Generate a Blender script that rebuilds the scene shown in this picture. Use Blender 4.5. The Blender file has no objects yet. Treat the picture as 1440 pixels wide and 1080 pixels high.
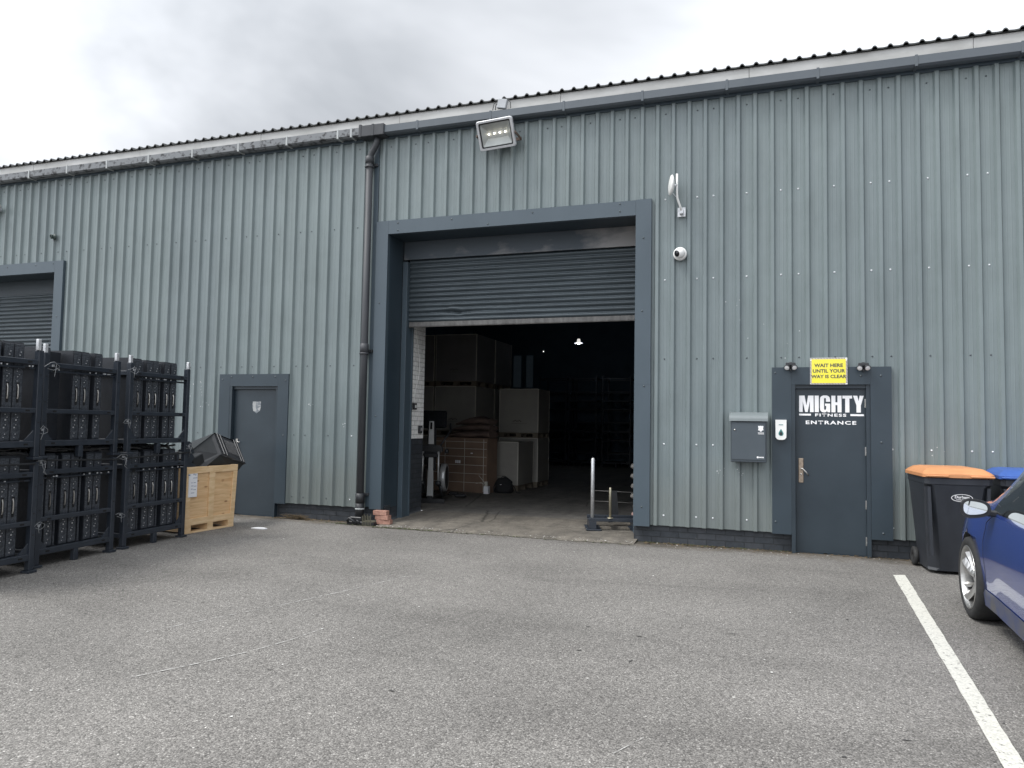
import bpy, bmesh, math, random
from mathutils import Vector, Matrix
random.seed(7)
R = math.radians
scene = bpy.context.scene
COL = scene.collection

# ------------------------------------------------------------------ camera
cam_d = bpy.data.cameras.new('camera'); cam = bpy.data.objects.new('camera', cam_d); COL.objects.link(cam)
cam_d.sensor_width = 36.0; cam_d.lens = 26.054; cam_d.clip_start = 0.05; cam_d.clip_end = 3000
_r = Vector((0.94475731, 0.32731361, 0.0173037)); _u = Vector((0.00179063, -0.05794536, 0.99831815)); _f = Vector((-0.32776578, 0.94313739, 0.0553304))
M = Matrix((_r, _u, -_f)).transposed().to_4x4(); M.translation = Vector((13.18963, -9.52915, 1.45501))
cam.matrix_world = M
scene.camera = cam

# ------------------------------------------------------------------ world, sun, exposure
SUN_EL, SUN_AZ = R(58), R(236)          # azimuth: from the front left of the building
world = bpy.data.worlds.new('World'); scene.world = world; world.use_nodes = True
nt = world.node_tree; nt.nodes.clear()
def wn(t, **k):
    n = nt.nodes.new(t)
    for a, b in k.items(): setattr(n, a, b)
    return n
out = wn('ShaderNodeOutputWorld'); sky = wn('ShaderNodeTexSky', sky_type='NISHITA', sun_disc=False)
sky.sun_elevation = SUN_EL; sky.sun_rotation = SUN_AZ
bg1 = wn('ShaderNodeBackground'); bg1.inputs[1].default_value = 0.08
nt.links.new(sky.outputs[0], bg1.inputs[0])
tc = wn('ShaderNodeTexCoord')
def vmath(op, a, b=None):
    n = wn('ShaderNodeVectorMath', operation=op); nt.links.new(a, n.inputs[0])
    if b is not None:
        if isinstance(b, tuple): n.inputs[1].default_value = b
        else: nt.links.new(b, n.inputs[1])
    return n
def fmath(op, a, b=None, clamp=False):
    n = wn('ShaderNodeMath', operation=op); n.use_clamp = clamp
    for i, v in enumerate((a, b)):
        if v is None: continue
        if isinstance(v, (int, float)): n.inputs[i].default_value = v
        else: nt.links.new(v, n.inputs[i])
    return n.outputs[0]
# project the view direction on a flat cloud deck so clouds stretch towards the horizon
sep = wn('ShaderNodeSeparateXYZ'); nt.links.new(tc.outputs['Generated'], sep.inputs[0])
zc = fmath('MAXIMUM', sep.outputs[2], 0.0); zc = fmath('ADD', zc, 0.22)
cx = fmath('DIVIDE', sep.outputs[0], zc); cy = fmath('DIVIDE', sep.outputs[1], zc)
comb = wn('ShaderNodeCombineXYZ'); nt.links.new(cx, comb.inputs[0]); nt.links.new(cy, comb.inputs[1]); comb.inputs[2].default_value = 22.8
n1 = wn('ShaderNodeTexNoise'); n1.inputs['Scale'].default_value = 1.05; n1.inputs['Detail'].default_value = 5; n1.inputs['Roughness'].default_value = 0.52; n1.inputs['Distortion'].default_value = 0.35
nt.links.new(comb.outputs[0], n1.inputs['Vector'])
rp = wn('ShaderNodeValToRGB'); rp.color_ramp.elements[0].position = 0.37; rp.color_ramp.elements[1].position = 0.60
rp.color_ramp.elements[0].color = (0.34, 0.356, 0.378, 1); rp.color_ramp.elements[1].color = (0.57, 0.585, 0.612, 1)
nt.links.new(n1.outputs[0], rp.inputs[0])
# thin bright cloud towards the right of the picture, and the glow of the hidden sun overhead
d1 = vmath('DOT_PRODUCT', tc.outputs['Generated'], (0.33, 0.83, 0.45)).outputs['Value']
d1 = fmath('POWER', fmath('MAXIMUM', d1, 0.0), 9.0); d1 = fmath('MULTIPLY', d1, 1.0)
sd = (math.sin(SUN_AZ) * math.cos(SUN_EL), math.cos(SUN_AZ) * math.cos(SUN_EL), math.sin(SUN_EL))
d2 = vmath('DOT_PRODUCT', tc.outputs['Generated'], sd).outputs['Value']
d2 = fmath('POWER', fmath('MAXIMUM', d2, 0.0), 2.0); d2 = fmath('MULTIPLY', d2, 3.0)
d3 = vmath('DOT_PRODUCT', tc.outputs['Generated'], (0.42, -0.86, 0.28)).outputs['Value']
d3 = fmath('MULTIPLY', fmath('POWER', fmath('MAXIMUM', d3, 0.0), 2.0), 0.9)  # extra brightness added to the unseen sky behind the camera, lifts the white brick
d4 = vmath('DOT_PRODUCT', tc.outputs['Generated'], (-0.76, 0.60, 0.25)).outputs['Value']
d4 = fmath('MULTIPLY', fmath('POWER', fmath('MAXIMUM', d4, 0.0), 3.0), -0.14)
amp = fmath('ADD', fmath('ADD', fmath('ADD', fmath('ADD', d1, d2), d3), d4), 0.94)
mul = vmath('SCALE', rp.outputs[0]); nt.links.new(amp, mul.inputs['Scale'])
bg2 = wn('ShaderNodeBackground'); bg2.inputs[1].default_value = 1.0
nt.links.new(mul.outputs[0], bg2.inputs[0])
mx = wn('ShaderNodeMixShader'); mx.inputs[0].default_value = 0.93
nt.links.new(bg1.outputs[0], mx.inputs[1]); nt.links.new(bg2.outputs[0], mx.inputs[2]); nt.links.new(mx.outputs[0], out.inputs[0])

sun_d = bpy.data.lights.new('sun', 'SUN'); sun = bpy.data.objects.new('sun', sun_d); COL.objects.link(sun)
sun_d.energy = 1.5; sun_d.angle = R(18); sun_d.color = (1, 0.97, 0.92)
sun.rotation_euler = Vector(sd).to_track_quat('Z', 'Y').to_euler(); sun.location = (0, -10, 30)
vs = scene.view_settings; vs.view_transform = 'Standard'; vs.look = 'None'; vs.exposure = 0.57; vs.gamma = 1.0
scene.cycles.max_bounces = 8; scene.cycles.diffuse_bounces = 5

# ------------------------------------------------------------------ materials
MATS = {}
def mat(name, col, rough=0.6, metal=0.0, col2=None, scale=4.0, stretch=(1, 1, 1), contrast=(0.35, 0.65), bump=0.0, bscale=150.0,
        spec=0.5, coat=0.0, emit=None, emit_s=0.0, detail=4.0, alpha=1.0, rough2=None):
    if name in MATS: return MATS[name]
    m = bpy.data.materials.new(name); m.use_nodes = True; t = m.node_tree; n = t.nodes; b = n['Principled BSDF']
    b.inputs['Base Color'].default_value = (*col, 1); b.inputs['Roughness'].default_value = rough; b.inputs['Metallic'].default_value = metal
    b.inputs['Specular IOR Level'].default_value = spec; b.inputs['Coat Weight'].default_value = coat; b.inputs['Coat Roughness'].default_value = 0.03
    if col2 is None: col2 = tuple(c * 0.86 for c in col)
    c = n.new('ShaderNodeTexCoord'); mp = n.new('ShaderNodeMapping'); mp.inputs['Scale'].default_value = stretch
    t.links.new(c.outputs['Object'], mp.inputs[0])
    no = n.new('ShaderNodeTexNoise'); no.inputs['Scale'].default_value = scale; no.inputs['Detail'].default_value = detail; no.inputs['Roughness'].default_value = 0.6
    t.links.new(mp.outputs[0], no.inputs['Vector'])
    r = n.new('ShaderNodeValToRGB'); r.color_ramp.elements[0].position, r.color_ramp.elements[1].position = contrast
    r.color_ramp.elements[0].color = (*col2, 1); r.color_ramp.elements[1].color = (*col, 1)
    t.links.new(no.outputs[0], r.inputs[0]); t.links.new(r.outputs[0], b.inputs['Base Color'])
    if rough2 is not None:
        mr = n.new('ShaderNodeMapRange'); mr.inputs[3].default_value = rough2; mr.inputs[4].default_value = rough
        t.links.new(no.outputs[0], mr.inputs[0]); t.links.new(mr.outputs[0], b.inputs['Roughness'])
    if bump:
        n2 = n.new('ShaderNodeTexNoise'); n2.inputs['Scale'].default_value = bscale; n2.inputs['Detail'].default_value = 2
        t.links.new(c.outputs['Object'], n2.inputs['Vector'])
        bp = n.new('ShaderNodeBump'); bp.inputs['Strength'].default_value = bump; bp.inputs['Distance'].default_value = 0.01
        t.links.new(n2.outputs[0], bp.inputs['Height']); t.links.new(bp.outputs[0], b.inputs['Normal'])
    if emit: b.inputs['Emission Color'].default_value = (*emit, 1); b.inputs['Emission Strength'].default_value = emit_s
    MATS[name] = m
    return m
def nodes_of(m): return m.node_tree, m.node_tree.nodes, m.node_tree.nodes['Principled BSDF']
def N(t, typ, **k):
    n = t.nodes.new(typ)
    for a, b in k.items():
        if a in ('Scale', 'Detail', 'Roughness', 'Randomness', 'Distortion'): n.inputs[a].default_value = b
        else: setattr(n, a, b)
    return n
def ramp(t, src, stops):
    r = t.nodes.new('ShaderNodeValToRGB'); e = r.color_ramp.elements
    while len(e) < len(stops): e.new(0.5)
    for i, (p, c) in enumerate(stops):
        e[i].position = p; e[i].color = (c, c, c, 1) if isinstance(c, (int, float)) else (*c, 1)
    t.links.new(src, r.inputs[0]); return r.outputs[0]
def mixc(t, fac, a, b, mode='MIX'):
    m = t.nodes.new('ShaderNodeMix'); m.data_type = 'RGBA'; m.blend_type = mode
    if isinstance(fac, (int, float)): m.inputs[0].default_value = fac
    else: t.links.new(fac, m.inputs[0])
    for i, v in ((6, a), (7, b)):
        if isinstance(v, tuple): m.inputs[i].default_value = (*v, 1)
        else: t.links.new(v, m.inputs[i])
    return m.outputs[2]

def asphalt_mat():
    m = bpy.data.materials.new('asphalt'); m.use_nodes = True; t, n, b = nodes_of(m)
    c = N(t, 'ShaderNodeTexCoord'); P = c.outputs['Object']
    v = N(t, 'ShaderNodeTexVoronoi', Scale=135.0); t.links.new(P, v.inputs['Vector'])
    v2 = N(t, 'ShaderNodeTexVoronoi', Scale=62.0); t.links.new(P, v2.inputs['Vector'])
    chip = ramp(t, v.outputs['Color'], [(0.0, (0.085, 0.081, 0.075)), (0.35, (0.165, 0.157, 0.146)), (0.75, (0.25, 0.238, 0.221)), (0.92, (0.36, 0.345, 0.322)), (1.0, (0.66, 0.64, 0.60))])
    chip2 = ramp(t, v2.outputs['Color'], [(0.0, 0.72), (0.6, 1.0), (0.93, 1.05), (1.0, 1.75)])
    base = mixc(t, 1.0, chip, chip2, 'MULTIPLY')
    # dark pits between the chippings
    pit = ramp(t, v.outputs['Distance'], [(0.0, 1.12), (0.55, 0.95), (0.85, 0.55)])
    base = mixc(t, 1.0, base, pit, 'MULTIPLY')
    n1 = N(t, 'ShaderNodeTexNoise', Scale=0.55, Detail=6.0, Roughness=0.6); t.links.new(P, n1.inputs['Vector'])
    base = mixc(t, 1.0, base, ramp(t, n1.outputs[0], [(0.3, 0.80), (0.5, 1.0), (0.7, 1.16)]), 'MULTIPLY')
    mp = N(t, 'ShaderNodeMapping'); mp.inputs['Scale'].default_value = (0.35, 1.6, 1); mp.inputs['Rotation'].default_value = (0, 0, R(-9)); t.links.new(P, mp.inputs[0])
    n2 = N(t, 'ShaderNodeTexNoise', Scale=1.0, Detail=5.0, Roughness=0.62, Distortion=0.6); t.links.new(mp.outputs[0], n2.inputs['Vector'])
    base = mixc(t, 1.0, base, ramp(t, n2.outputs[0], [(0.26, 0.80), (0.42, 0.97), (0.62, 1.03), (0.8, 1.12)]), 'MULTIPLY')
    n3 = N(t, 'ShaderNodeTexNoise', Scale=3.1, Detail=6.0, Roughness=0.7); t.links.new(P, n3.inputs['Vector'])
    base = mixc(t, ramp(t, n3.outputs[0], [(0.26, 0.8), (0.335, 0.0)]), base, (0.045, 0.043, 0.041))
    # grit and silt washed against the wall foot
    sx = N(t, 'ShaderNodeSeparateXYZ'); t.links.new(P, sx.inputs[0])
    n4 = N(t, 'ShaderNodeTexNoise', Scale=2.6, Detail=6.0, Roughness=0.7); t.links.new(P, n4.inputs['Vector'])
    ma = N(t, 'ShaderNodeMath', operation='MULTIPLY_ADD'); t.links.new(n4.outputs[0], ma.inputs[0]); ma.inputs[1].default_value = 0.9; t.links.new(sx.outputs[1], ma.inputs[2])
    silt = ramp(t, ma.outputs[0], [(0.02, 0.0), (0.20, 0.45), (0.38, 0.85)])
    base = mixc(t, silt, base, mixc(t, ramp(t, n3.outputs[0], [(0.4, 0.0), (0.6, 1.0)]), (0.050, 0.043, 0.032), (0.12, 0.10, 0.075)))
    t.links.new(base, b.inputs['Base Color'])
    b.inputs['Roughness'].default_value = 0.88; b.inputs['Specular IOR Level'].default_value = 0.35
    bp = N(t, 'ShaderNodeBump'); bp.inputs['Strength'].default_value = 0.55; bp.inputs['Distance'].default_value = 0.006
    t.links.new(v.outputs['Distance'], bp.inputs['Height']); bp.invert = True; t.links.new(bp.outputs[0], b.inputs['Normal'])
    return m
def concrete_mat(name, a, bb, stain):
    m = bpy.data.materials.new(name); m.use_nodes = True; t, n, b = nodes_of(m)
    c = N(t, 'ShaderNodeTexCoord'); P = c.outputs['Object']
    n1 = N(t, 'ShaderNodeTexNoise', Scale=1.4, Detail=8.0, Roughness=0.65); t.links.new(P, n1.inputs['Vector'])
    base = ramp(t, n1.outputs[0], [(0.3, bb), (0.65, a)])
    mp = N(t, 'ShaderNodeMapping'); mp.inputs['Scale'].default_value = (2.2, 0.35, 1); t.links.new(P, mp.inputs[0])
    n2 = N(t, 'ShaderNodeTexNoise', Scale=1.5, Detail=6.0, Roughness=0.7); t.links.new(mp.outputs[0], n2.inputs['Vector'])
    base = mixc(t, ramp(t, n2.outputs[0], [(0.45, 0.0), (0.7, 0.8)]), base, stain)
    n5 = N(t, 'ShaderNodeTexNoise', Scale=7.0, Detail=8.0, Roughness=0.75, Distortion=0.5); t.links.new(P, n5.inputs['Vector'])
    base = mixc(t, 1.0, base, ramp(t, n5.outputs[0], [(0.30, 0.45), (0.46, 0.95), (0.60, 1.1), (0.72, 1.75)]), 'MULTIPLY')
    v5 = N(t, 'ShaderNodeTexVoronoi', Scale=0.55); v5.feature = 'DISTANCE_TO_EDGE'; ad5 = mixc(t, 0.06, P, n5.outputs['Color']); t.links.new(ad5, v5.inputs['Vector'])
    base = mixc(t, ramp(t, v5.outputs['Distance'], [(0.0, 0.8), (0.007, 0.0)]), base, (0.02, 0.018, 0.015))
    n3 = N(t, 'ShaderNodeTexNoise', Scale=45.0, Detail=3.0); t.links.new(P, n3.inputs['Vector'])
    base = mixc(t, 1.0, base, ramp(t, n3.outputs[0], [(0.25, 0.6), (0.5, 1.0), (0.74, 1.0), (0.80, 1.9)]), 'MULTIPLY')
    t.links.new(base, b.inputs['Base Color']); b.inputs['Roughness'].default_value = 0.75
    bp = N(t, 'ShaderNodeBump'); bp.inputs['Strength'].default_value = 0.3; bp.inputs['Distance'].default_value = 0.01
    t.links.new(n3.outputs[0], bp.inputs['Height']); t.links.new(bp.outputs[0], b.inputs['Normal'])
    return m
def cladding_mat():
    m = bpy.data.materials.new('painted_cladding'); m.use_nodes = True; t, n, b = nodes_of(m)
    c = N(t, 'ShaderNodeTexCoord'); P = c.outputs['Object']
    mp = N(t, 'ShaderNodeMapping'); mp.inputs['Scale'].default_value = (5.0, 1.0, 0.7); t.links.new(P, mp.inputs[0])
    n1 = N(t, 'ShaderNodeTexNoise', Scale=1.3, Detail=7.0, Roughness=0.6); t.links.new(mp.outputs[0], n1.inputs['Vector'])
    base = ramp(t, n1.outputs[0], [(0.30, (0.150, 0.182, 0.186)), (0.52, (0.170, 0.205, 0.210)), (0.75, (0.185, 0.220, 0.227))])
    # each sheet one metre wide has faded a little differently
    sx = N(t, 'ShaderNodeSeparateXYZ'); t.links.new(P, sx.inputs[0])
    fl = N(t, 'ShaderNodeMath', operation='FLOOR'); ad = N(t, 'ShaderNodeMath', operation='ADD'); t.links.new(sx.outputs[0], ad.inputs[0]); ad.inputs[1].default_value = 0.1; t.links.new(ad.outputs[0], fl.inputs[0])
    wn_ = N(t, 'ShaderNodeTexWhiteNoise', noise_dimensions='1D'); t.links.new(fl.outputs[0], wn_.inputs['W'])
    base = mixc(t, 1.0, base, ramp(t, wn_.outputs['Value'], [(0.0, (0.95, 0.955, 0.965)), (1.0, (1.04, 1.045, 1.03))]), 'MULTIPLY')
    # soft grime
    n2 = N(t, 'ShaderNodeTexNoise', Scale=0.8, Detail=5.0, Roughness=0.7); t.links.new(P, n2.inputs['Vector'])
    base = mixc(t, 1.0, base, ramp(t, n2.outputs[0], [(0.3, 0.90), (0.6, 1.04)]), 'MULTIPLY')
    n3 = N(t, 'ShaderNodeTexNoise', Scale=6.0, Detail=8.0, Roughness=0.75); mp3 = N(t, 'ShaderNodeMapping'); mp3.inputs['Scale'].default_value = (3.0, 1.0, 0.5); t.links.new(P, mp3.inputs[0]); t.links.new(mp3.outputs[0], n3.inputs['Vector'])
    base = mixc(t, ramp(t, n3.outputs[0], [(0.25, 0.5), (0.36, 0.0)]), base, (0.15, 0.165, 0.15))
    # splash dirt low down, deepened to paint in the dimmer light there
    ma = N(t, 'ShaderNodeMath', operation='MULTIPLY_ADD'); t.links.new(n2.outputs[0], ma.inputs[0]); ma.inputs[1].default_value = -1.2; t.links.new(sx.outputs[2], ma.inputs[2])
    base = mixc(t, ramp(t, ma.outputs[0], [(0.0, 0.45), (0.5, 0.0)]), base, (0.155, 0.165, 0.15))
    t.links.new(base, b.inputs['Base Color'])
    b.inputs['Roughness'].default_value = 0.42; b.inputs['Specular IOR Level'].default_value = 0.5
    bp = N(t, 'ShaderNodeBump'); bp.inputs['Strength'].default_value = 0.12; bp.inputs['Distance'].default_value = 0.02
    t.links.new(n1.outputs[0], bp.inputs['Height']); t.links.new(bp.outputs[0], b.inputs['Normal'])
    return m
def brick_mat(name, c1, c2, mortar, chips=None, swap=True, sc=1.0):
    m = bpy.data.materials.new(name); m.use_nodes = True; t, n, b = nodes_of(m)
    c = N(t, 'ShaderNodeTexCoord'); sx = N(t, 'ShaderNodeSeparateXYZ'); t.links.new(c.outputs['Object'], sx.inputs[0])
    ad = N(t, 'ShaderNodeMath', operation='ADD'); t.links.new(sx.outputs[0], ad.inputs[0]); t.links.new(sx.outputs[1], ad.inputs[1])
    cb = N(t, 'ShaderNodeCombineXYZ'); t.links.new(ad.outputs[0], cb.inputs[0]); t.links.new(sx.outputs[2], cb.inputs[1])
    br = N(t, 'ShaderNodeTexBrick'); t.links.new(cb.outputs[0], br.inputs['Vector'])
    br.inputs['Scale'].default_value = 1.0; br.inputs['Brick Width'].default_value = 0.225 * sc; br.inputs['Row Height'].default_value = 0.075 * sc
    br.inputs['Mortar Size'].default_value = 0.006; br.inputs['Mortar Smooth'].default_value = 0.3; br.inputs['Bias'].default_value = -0.2
    br.inputs['Color1'].default_value = (*c1, 1); br.inputs['Color2'].default_value = (*c2, 1); br.inputs['Mortar'].default_value = (*mortar, 1)
    n1 = N(t, 'ShaderNodeTexNoise', Scale=18.0, Detail=6.0, Roughness=0.7); t.links.new(c.outputs['Object'], n1.inputs['Vector'])
    base = mixc(t, 1.0, br.outputs['Color'], ramp(t, n1.outputs[0], [(0.3, 0.75), (0.6, 1.08)]), 'MULTIPLY')
    if chips: base = mixc(t, ramp(t, n1.outputs[0], [(0.66, 0.0), (0.70, 0.8)]), base, chips)
    t.links.new(base, b.inputs['Base Color']); b.inputs['Roughness'].default_value = 0.7
    bp = N(t, 'ShaderNodeBump'); bp.inputs['Strength'].default_value = 0.8; bp.inputs['Distance'].default_value = 0.008; bp.invert = True
    t.links.new(br.outputs['Fac'], bp.inputs['Height'])
    bp2 = N(t, 'ShaderNodeBump'); bp2.inputs['Strength'].default_value = 0.4; bp2.inputs['Distance'].default_value = 0.006
    t.links.new(n1.outputs[0], bp2.inputs['Height']); t.links.new(bp.outputs[0], bp2.inputs['Normal']); t.links.new(bp2.outputs[0], b.inputs['Normal'])
    return m
def line_mat(name, col, lo, hi, scale=30.0):
    m = bpy.data.materials.new(name); m.use_nodes = True; t, n, b = nodes_of(m)
    c = N(t, 'ShaderNodeTexCoord')
    n1 = N(t, 'ShaderNodeTexNoise', Scale=scale, Detail=6.0, Roughness=0.75); t.links.new(c.outputs['Object'], n1.inputs['Vector'])
    v = N(t, 'ShaderNodeTexVoronoi', Scale=95.0); t.links.new(c.outputs['Object'], v.inputs['Vector'])
    base = mixc(t, 1.0, col, ramp(t, v.outputs['Color'], [(0, 0.78), (0.5, 1.0), (1, 1.1)]), 'MULTIPLY')
    t.links.new(base, b.inputs['Base Color']); b.inputs['Roughness'].default_value = 0.7
    t.links.new(ramp(t, n1.outputs[0], [(lo, 0.0), (hi, 1.0)]), b.inputs['Alpha'])
    return m
def wood_mat():
    m = bpy.data.materials.new('pine_board'); m.use_nodes = True; t, n, b = nodes_of(m)
    c = N(t, 'ShaderNodeTexCoord'); mp = N(t, 'ShaderNodeMapping'); mp.inputs['Scale'].default_value = (1.2, 1.2, 14.0); t.links.new(c.outputs['Object'], mp.inputs[0])
    n1 = N(t, 'ShaderNodeTexNoise', Scale=3.0, Detail=6.0, Roughness=0.6, Distortion=0.7); t.links.new(mp.outputs[0], n1.inputs['Vector'])
    base = ramp(t, n1.outputs[0], [(0.25, (0.50, 0.31, 0.15)), (0.5, (0.68, 0.46, 0.25)), (0.75, (0.76, 0.55, 0.33))])
    mk = N(t, 'ShaderNodeMapping'); mk.inputs['Scale'].default_value = (5.0, 5.0, 13.0); t.links.new(c.outputs['Object'], mk.inputs[0])
    vk = N(t, 'ShaderNodeTexVoronoi', Scale=1.0); t.links.new(mk.outputs[0], vk.inputs['Vector'])
    base = mixc(t, ramp(t, vk.outputs['Distance'], [(0.09, 0.9), (0.2, 0.0)]), base, (0.22, 0.10, 0.04))
    n2 = N(t, 'ShaderNodeTexNoise', Scale=1.4, Detail=4.0); t.links.new(mp.outputs[0], n2.inputs['Vector'])
    base = mixc(t, ramp(t, n2.outputs[0], [(0.45, 0.0), (0.75, 0.6)]), base, (0.55, 0.30, 0.13))
    t.links.new(base, b.inputs['Base Color']); b.inputs['Roughness'].default_value = 0.7
    return m

ASPHALT = asphalt_mat()
CONC = concrete_mat('old_concrete', (0.20, 0.18, 0.15), (0.105, 0.095, 0.08), (0.07, 0.064, 0.056))
FLOORM = concrete_mat('dusty_concrete', (0.18, 0.168, 0.15), (0.11, 0.105, 0.095), (0.07, 0.066, 0.062))
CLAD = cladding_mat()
BRICK_DARK = brick_mat('painted_dark_brick', (0.030, 0.036, 0.044), (0.045, 0.05, 0.058), (0.022, 0.026, 0.03), chips=(0.12, 0.11, 0.10))
BRICK_WHITE = brick_mat('painted_white_brick', (0.84, 0.84, 0.82), (0.88, 0.88, 0.86), (0.52, 0.52, 0.50), sc=0.95)
BRICK_RED = mat('red_brick', (0.42, 0.235, 0.18), 0.9, col2=(0.27, 0.14, 0.105), scale=14, bump=0.5, bscale=60)
SLATE = mat('slate_blue_paint', (0.029, 0.045, 0.059), 0.45, col2=(0.024, 0.038, 0.050), scale=2.0, bump=0.05, bscale=8)
SLATE_TRIM = mat('slate_grey_trim', (0.062, 0.086, 0.106), 0.42, col2=(0.052, 0.074, 0.092), scale=1.3, stretch=(1, 1, 0.5), bump=0.05, bscale=6)
DOORP = mat('door_paint', (0.028, 0.042, 0.054), 0.52, col2=(0.018, 0.029, 0.039), detail=9, scale=1.3, bump=0.03, bscale=5, rough2=0.35)
SHUT = mat('shutter_slats', (0.068, 0.086, 0.098), 0.40, col2=(0.048, 0.062, 0.072), scale=2.5, stretch=(0.6, 1, 6), metal=0.2)
HEADP = mat('scuffed_header_paint', (0.25, 0.245, 0.245), 0.6, col2=(0.055, 0.070, 0.086), scale=0.9, stretch=(1, 1, 2.2), contrast=(0.46, 0.64), detail=6)
GREY_PIPE = mat('dark_grey_plastic_pipe', (0.048, 0.051, 0.057), 0.55, col2=(0.030, 0.033, 0.038), scale=1.2, stretch=(4, 4, 1))
GUT_R = mat('slate_gutter', (0.092, 0.108, 0.124), 0.45, col2=(0.078, 0.093, 0.108), scale=2)
GUT_L = mat('mould_streaked_gutter', (0.17, 0.18, 0.19), 0.6, col2=(0.022, 0.023, 0.025), scale=11, stretch=(1, 1, 1.3), contrast=(0.38, 0.50), detail=9)
FASC = mat('weathered_white_fascia', (0.50, 0.50, 0.49), 0.6, col2=(0.34, 0.34, 0.325), scale=1.3, stretch=(1, 1, 3), contrast=(0.3, 0.6), detail=8)
ROOFM = mat('dark_roof_sheet', (0.075, 0.078, 0.08), 0.7, col2=(0.045, 0.048, 0.045), scale=3)
STEEL = mat('satin_steel', (0.60, 0.59, 0.57), 0.32, metal=1.0, col2=(0.45, 0.43, 0.40), scale=20)
GALV = mat('galvanised_steel', (0.70, 0.71, 0.72), 0.45, metal=0.6, col2=(0.5, 0.51, 0.53), scale=30)
BRASSY = mat('worn_bronze_plate', (0.42, 0.34, 0.26), 0.4, metal=0.7, col2=(0.26, 0.21, 0.17), scale=30)
SCREW = mat('screw_head', (0.10, 0.12, 0.13), 0.4, metal=0.3)
SCREW_W = mat('bright_screw_head', (0.8, 0.82, 0.84), 0.35)
WHITE = mat('white_plastic', (0.80, 0.80, 0.78), 0.4, col2=(0.72, 0.72, 0.70))
WHITE_PAINT = mat('white_vinyl', (0.90, 0.90, 0.90), 0.9, spec=0.1, col2=(0.86, 0.86, 0.86))
BLACK = mat('black_plastic', (0.022, 0.024, 0.027), 0.42, col2=(0.016, 0.017, 0.019), scale=8)
BLACK_GLOSS = mat('black_gloss', (0.01, 0.011, 0.013), 0.08)
DARKVOID = mat('dark_recess', (0.006, 0.006, 0.007), 0.8)
LINING = mat('inner_lining', (0.075, 0.115, 0.155), 0.8, col2=(0.06, 0.09, 0.125), scale=1.5)
RACK = mat('powder_coated_black_steel', (0.030, 0.037, 0.049), 0.38, col2=(0.021, 0.027, 0.037), scale=5)
CASE = mat('black_moulded_case', (0.017, 0.020, 0.027), 0.5, col2=(0.011, 0.014, 0.019), scale=9, bump=0.15, bscale=80)
CASE_F = mat('case_edge_strip', (0.072, 0.080, 0.094), 0.45, col2=(0.026, 0.031, 0.039), scale=70, contrast=(0.42, 0.6))
WOOD = wood_mat()
WOOD_EDGE = mat('pine_batten', (0.76, 0.56, 0.34), 0.7, col2=(0.62, 0.42, 0.22), scale=4, stretch=(1, 1, 5))
PAPER = mat('paper', (0.82, 0.82, 0.84), 0.7, col2=(0.76, 0.77, 0.80), scale=10)
INK = mat('ink', (0.04, 0.05, 0.07), 0.6)
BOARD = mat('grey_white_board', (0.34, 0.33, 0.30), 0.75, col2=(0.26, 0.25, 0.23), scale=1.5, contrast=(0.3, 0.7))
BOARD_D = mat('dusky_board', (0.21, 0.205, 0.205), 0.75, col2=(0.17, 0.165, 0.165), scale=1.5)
STRIP_E = mat('pale_edge_strip', (0.60, 0.58, 0.52), 0.6)
CARTON = mat('brown_carton', (0.22, 0.150, 0.108), 0.8, col2=(0.165, 0.112, 0.082), scale=2.5)
SACK = mat('brown_cover_cloth', (0.15, 0.105, 0.085), 0.9, col2=(0.07, 0.05, 0.045), scale=2.2, stretch=(1, 1, 5))
YELLOW = mat('yellow_sign_face', (0.86, 0.76, 0.06), 0.45, col2=(0.84, 0.74, 0.08), scale=3)
ORANGE = mat('orange_bin_lid', (0.58, 0.265, 0.115), 0.55, col2=(0.50, 0.225, 0.095), scale=6)
BLUELID = mat('blue_bin_lid', (0.045, 0.11, 0.36), 0.45, col2=(0.035, 0.09, 0.31), scale=6)
BINB = mat('charcoal_bin_plastic', (0.030, 0.034, 0.042), 0.5, col2=(0.022, 0.025, 0.031), scale=3, stretch=(3, 3, 1), bump=0.12, bscale=300)
RUBBER = mat('rubber', (0.018, 0.018, 0.019), 0.8, col2=(0.03, 0.03, 0.03), scale=20)
CARP = mat('car_blue_paint', (0.022, 0.062, 0.31), 0.26, metal=0.3, col2=(0.020, 0.057, 0.29), scale=3, coat=1.0)
DIRTY_SILL = mat('dusty_sill_paint', (0.030, 0.045, 0.12), 0.55, col2=(0.075, 0.075, 0.080), scale=4, contrast=(0.35, 0.6), coat=0.2)
ALLOY = mat('silver_alloy', (0.55, 0.55, 0.55), 0.30, metal=0.85, col2=(0.42, 0.41, 0.39), scale=9)
GLASS = mat('tinted_glass', (0.015, 0.02, 0.022), 0.03, spec=0.9, coat=0.6)
MIRRORG = mat('mirror_glass', (0.80, 0.84, 0.84), 0.02, metal=1.0)
TEAL = mat('teal_print', (0.05, 0.20, 0.19), 0.4)
LEDM = mat('lit_led', (1, 0.95, 0.85), 0.4, emit=(1.0, 0.93, 0.80), emit_s=2.5)
LAMPM = mat('lit_pendant_lamp', (1, 1, 1), 0.4, emit=(1.0, 0.98, 0.93), emit_s=14.0)
REFL = mat('brushed_reflector', (0.42, 0.44, 0.43), 0.55, metal=0.5)
GLOW_PANEL = mat('faint_glow_panel', (0.10, 0.12, 0.14), 0.6, emit=(0.35, 0.48, 0.60), emit_s=0.008)  # faint emission put into the back wall panels, standing for daylight
LEAF = mat('dry_leaf_litter', (0.16, 0.11, 0.06), 0.9, col2=(0.07, 0.055, 0.03), scale=30)
MOSS = mat('moss', (0.07, 0.085, 0.03), 0.95, col2=(0.04, 0.045, 0.02), scale=40, bump=0.6, bscale=90)
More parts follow.
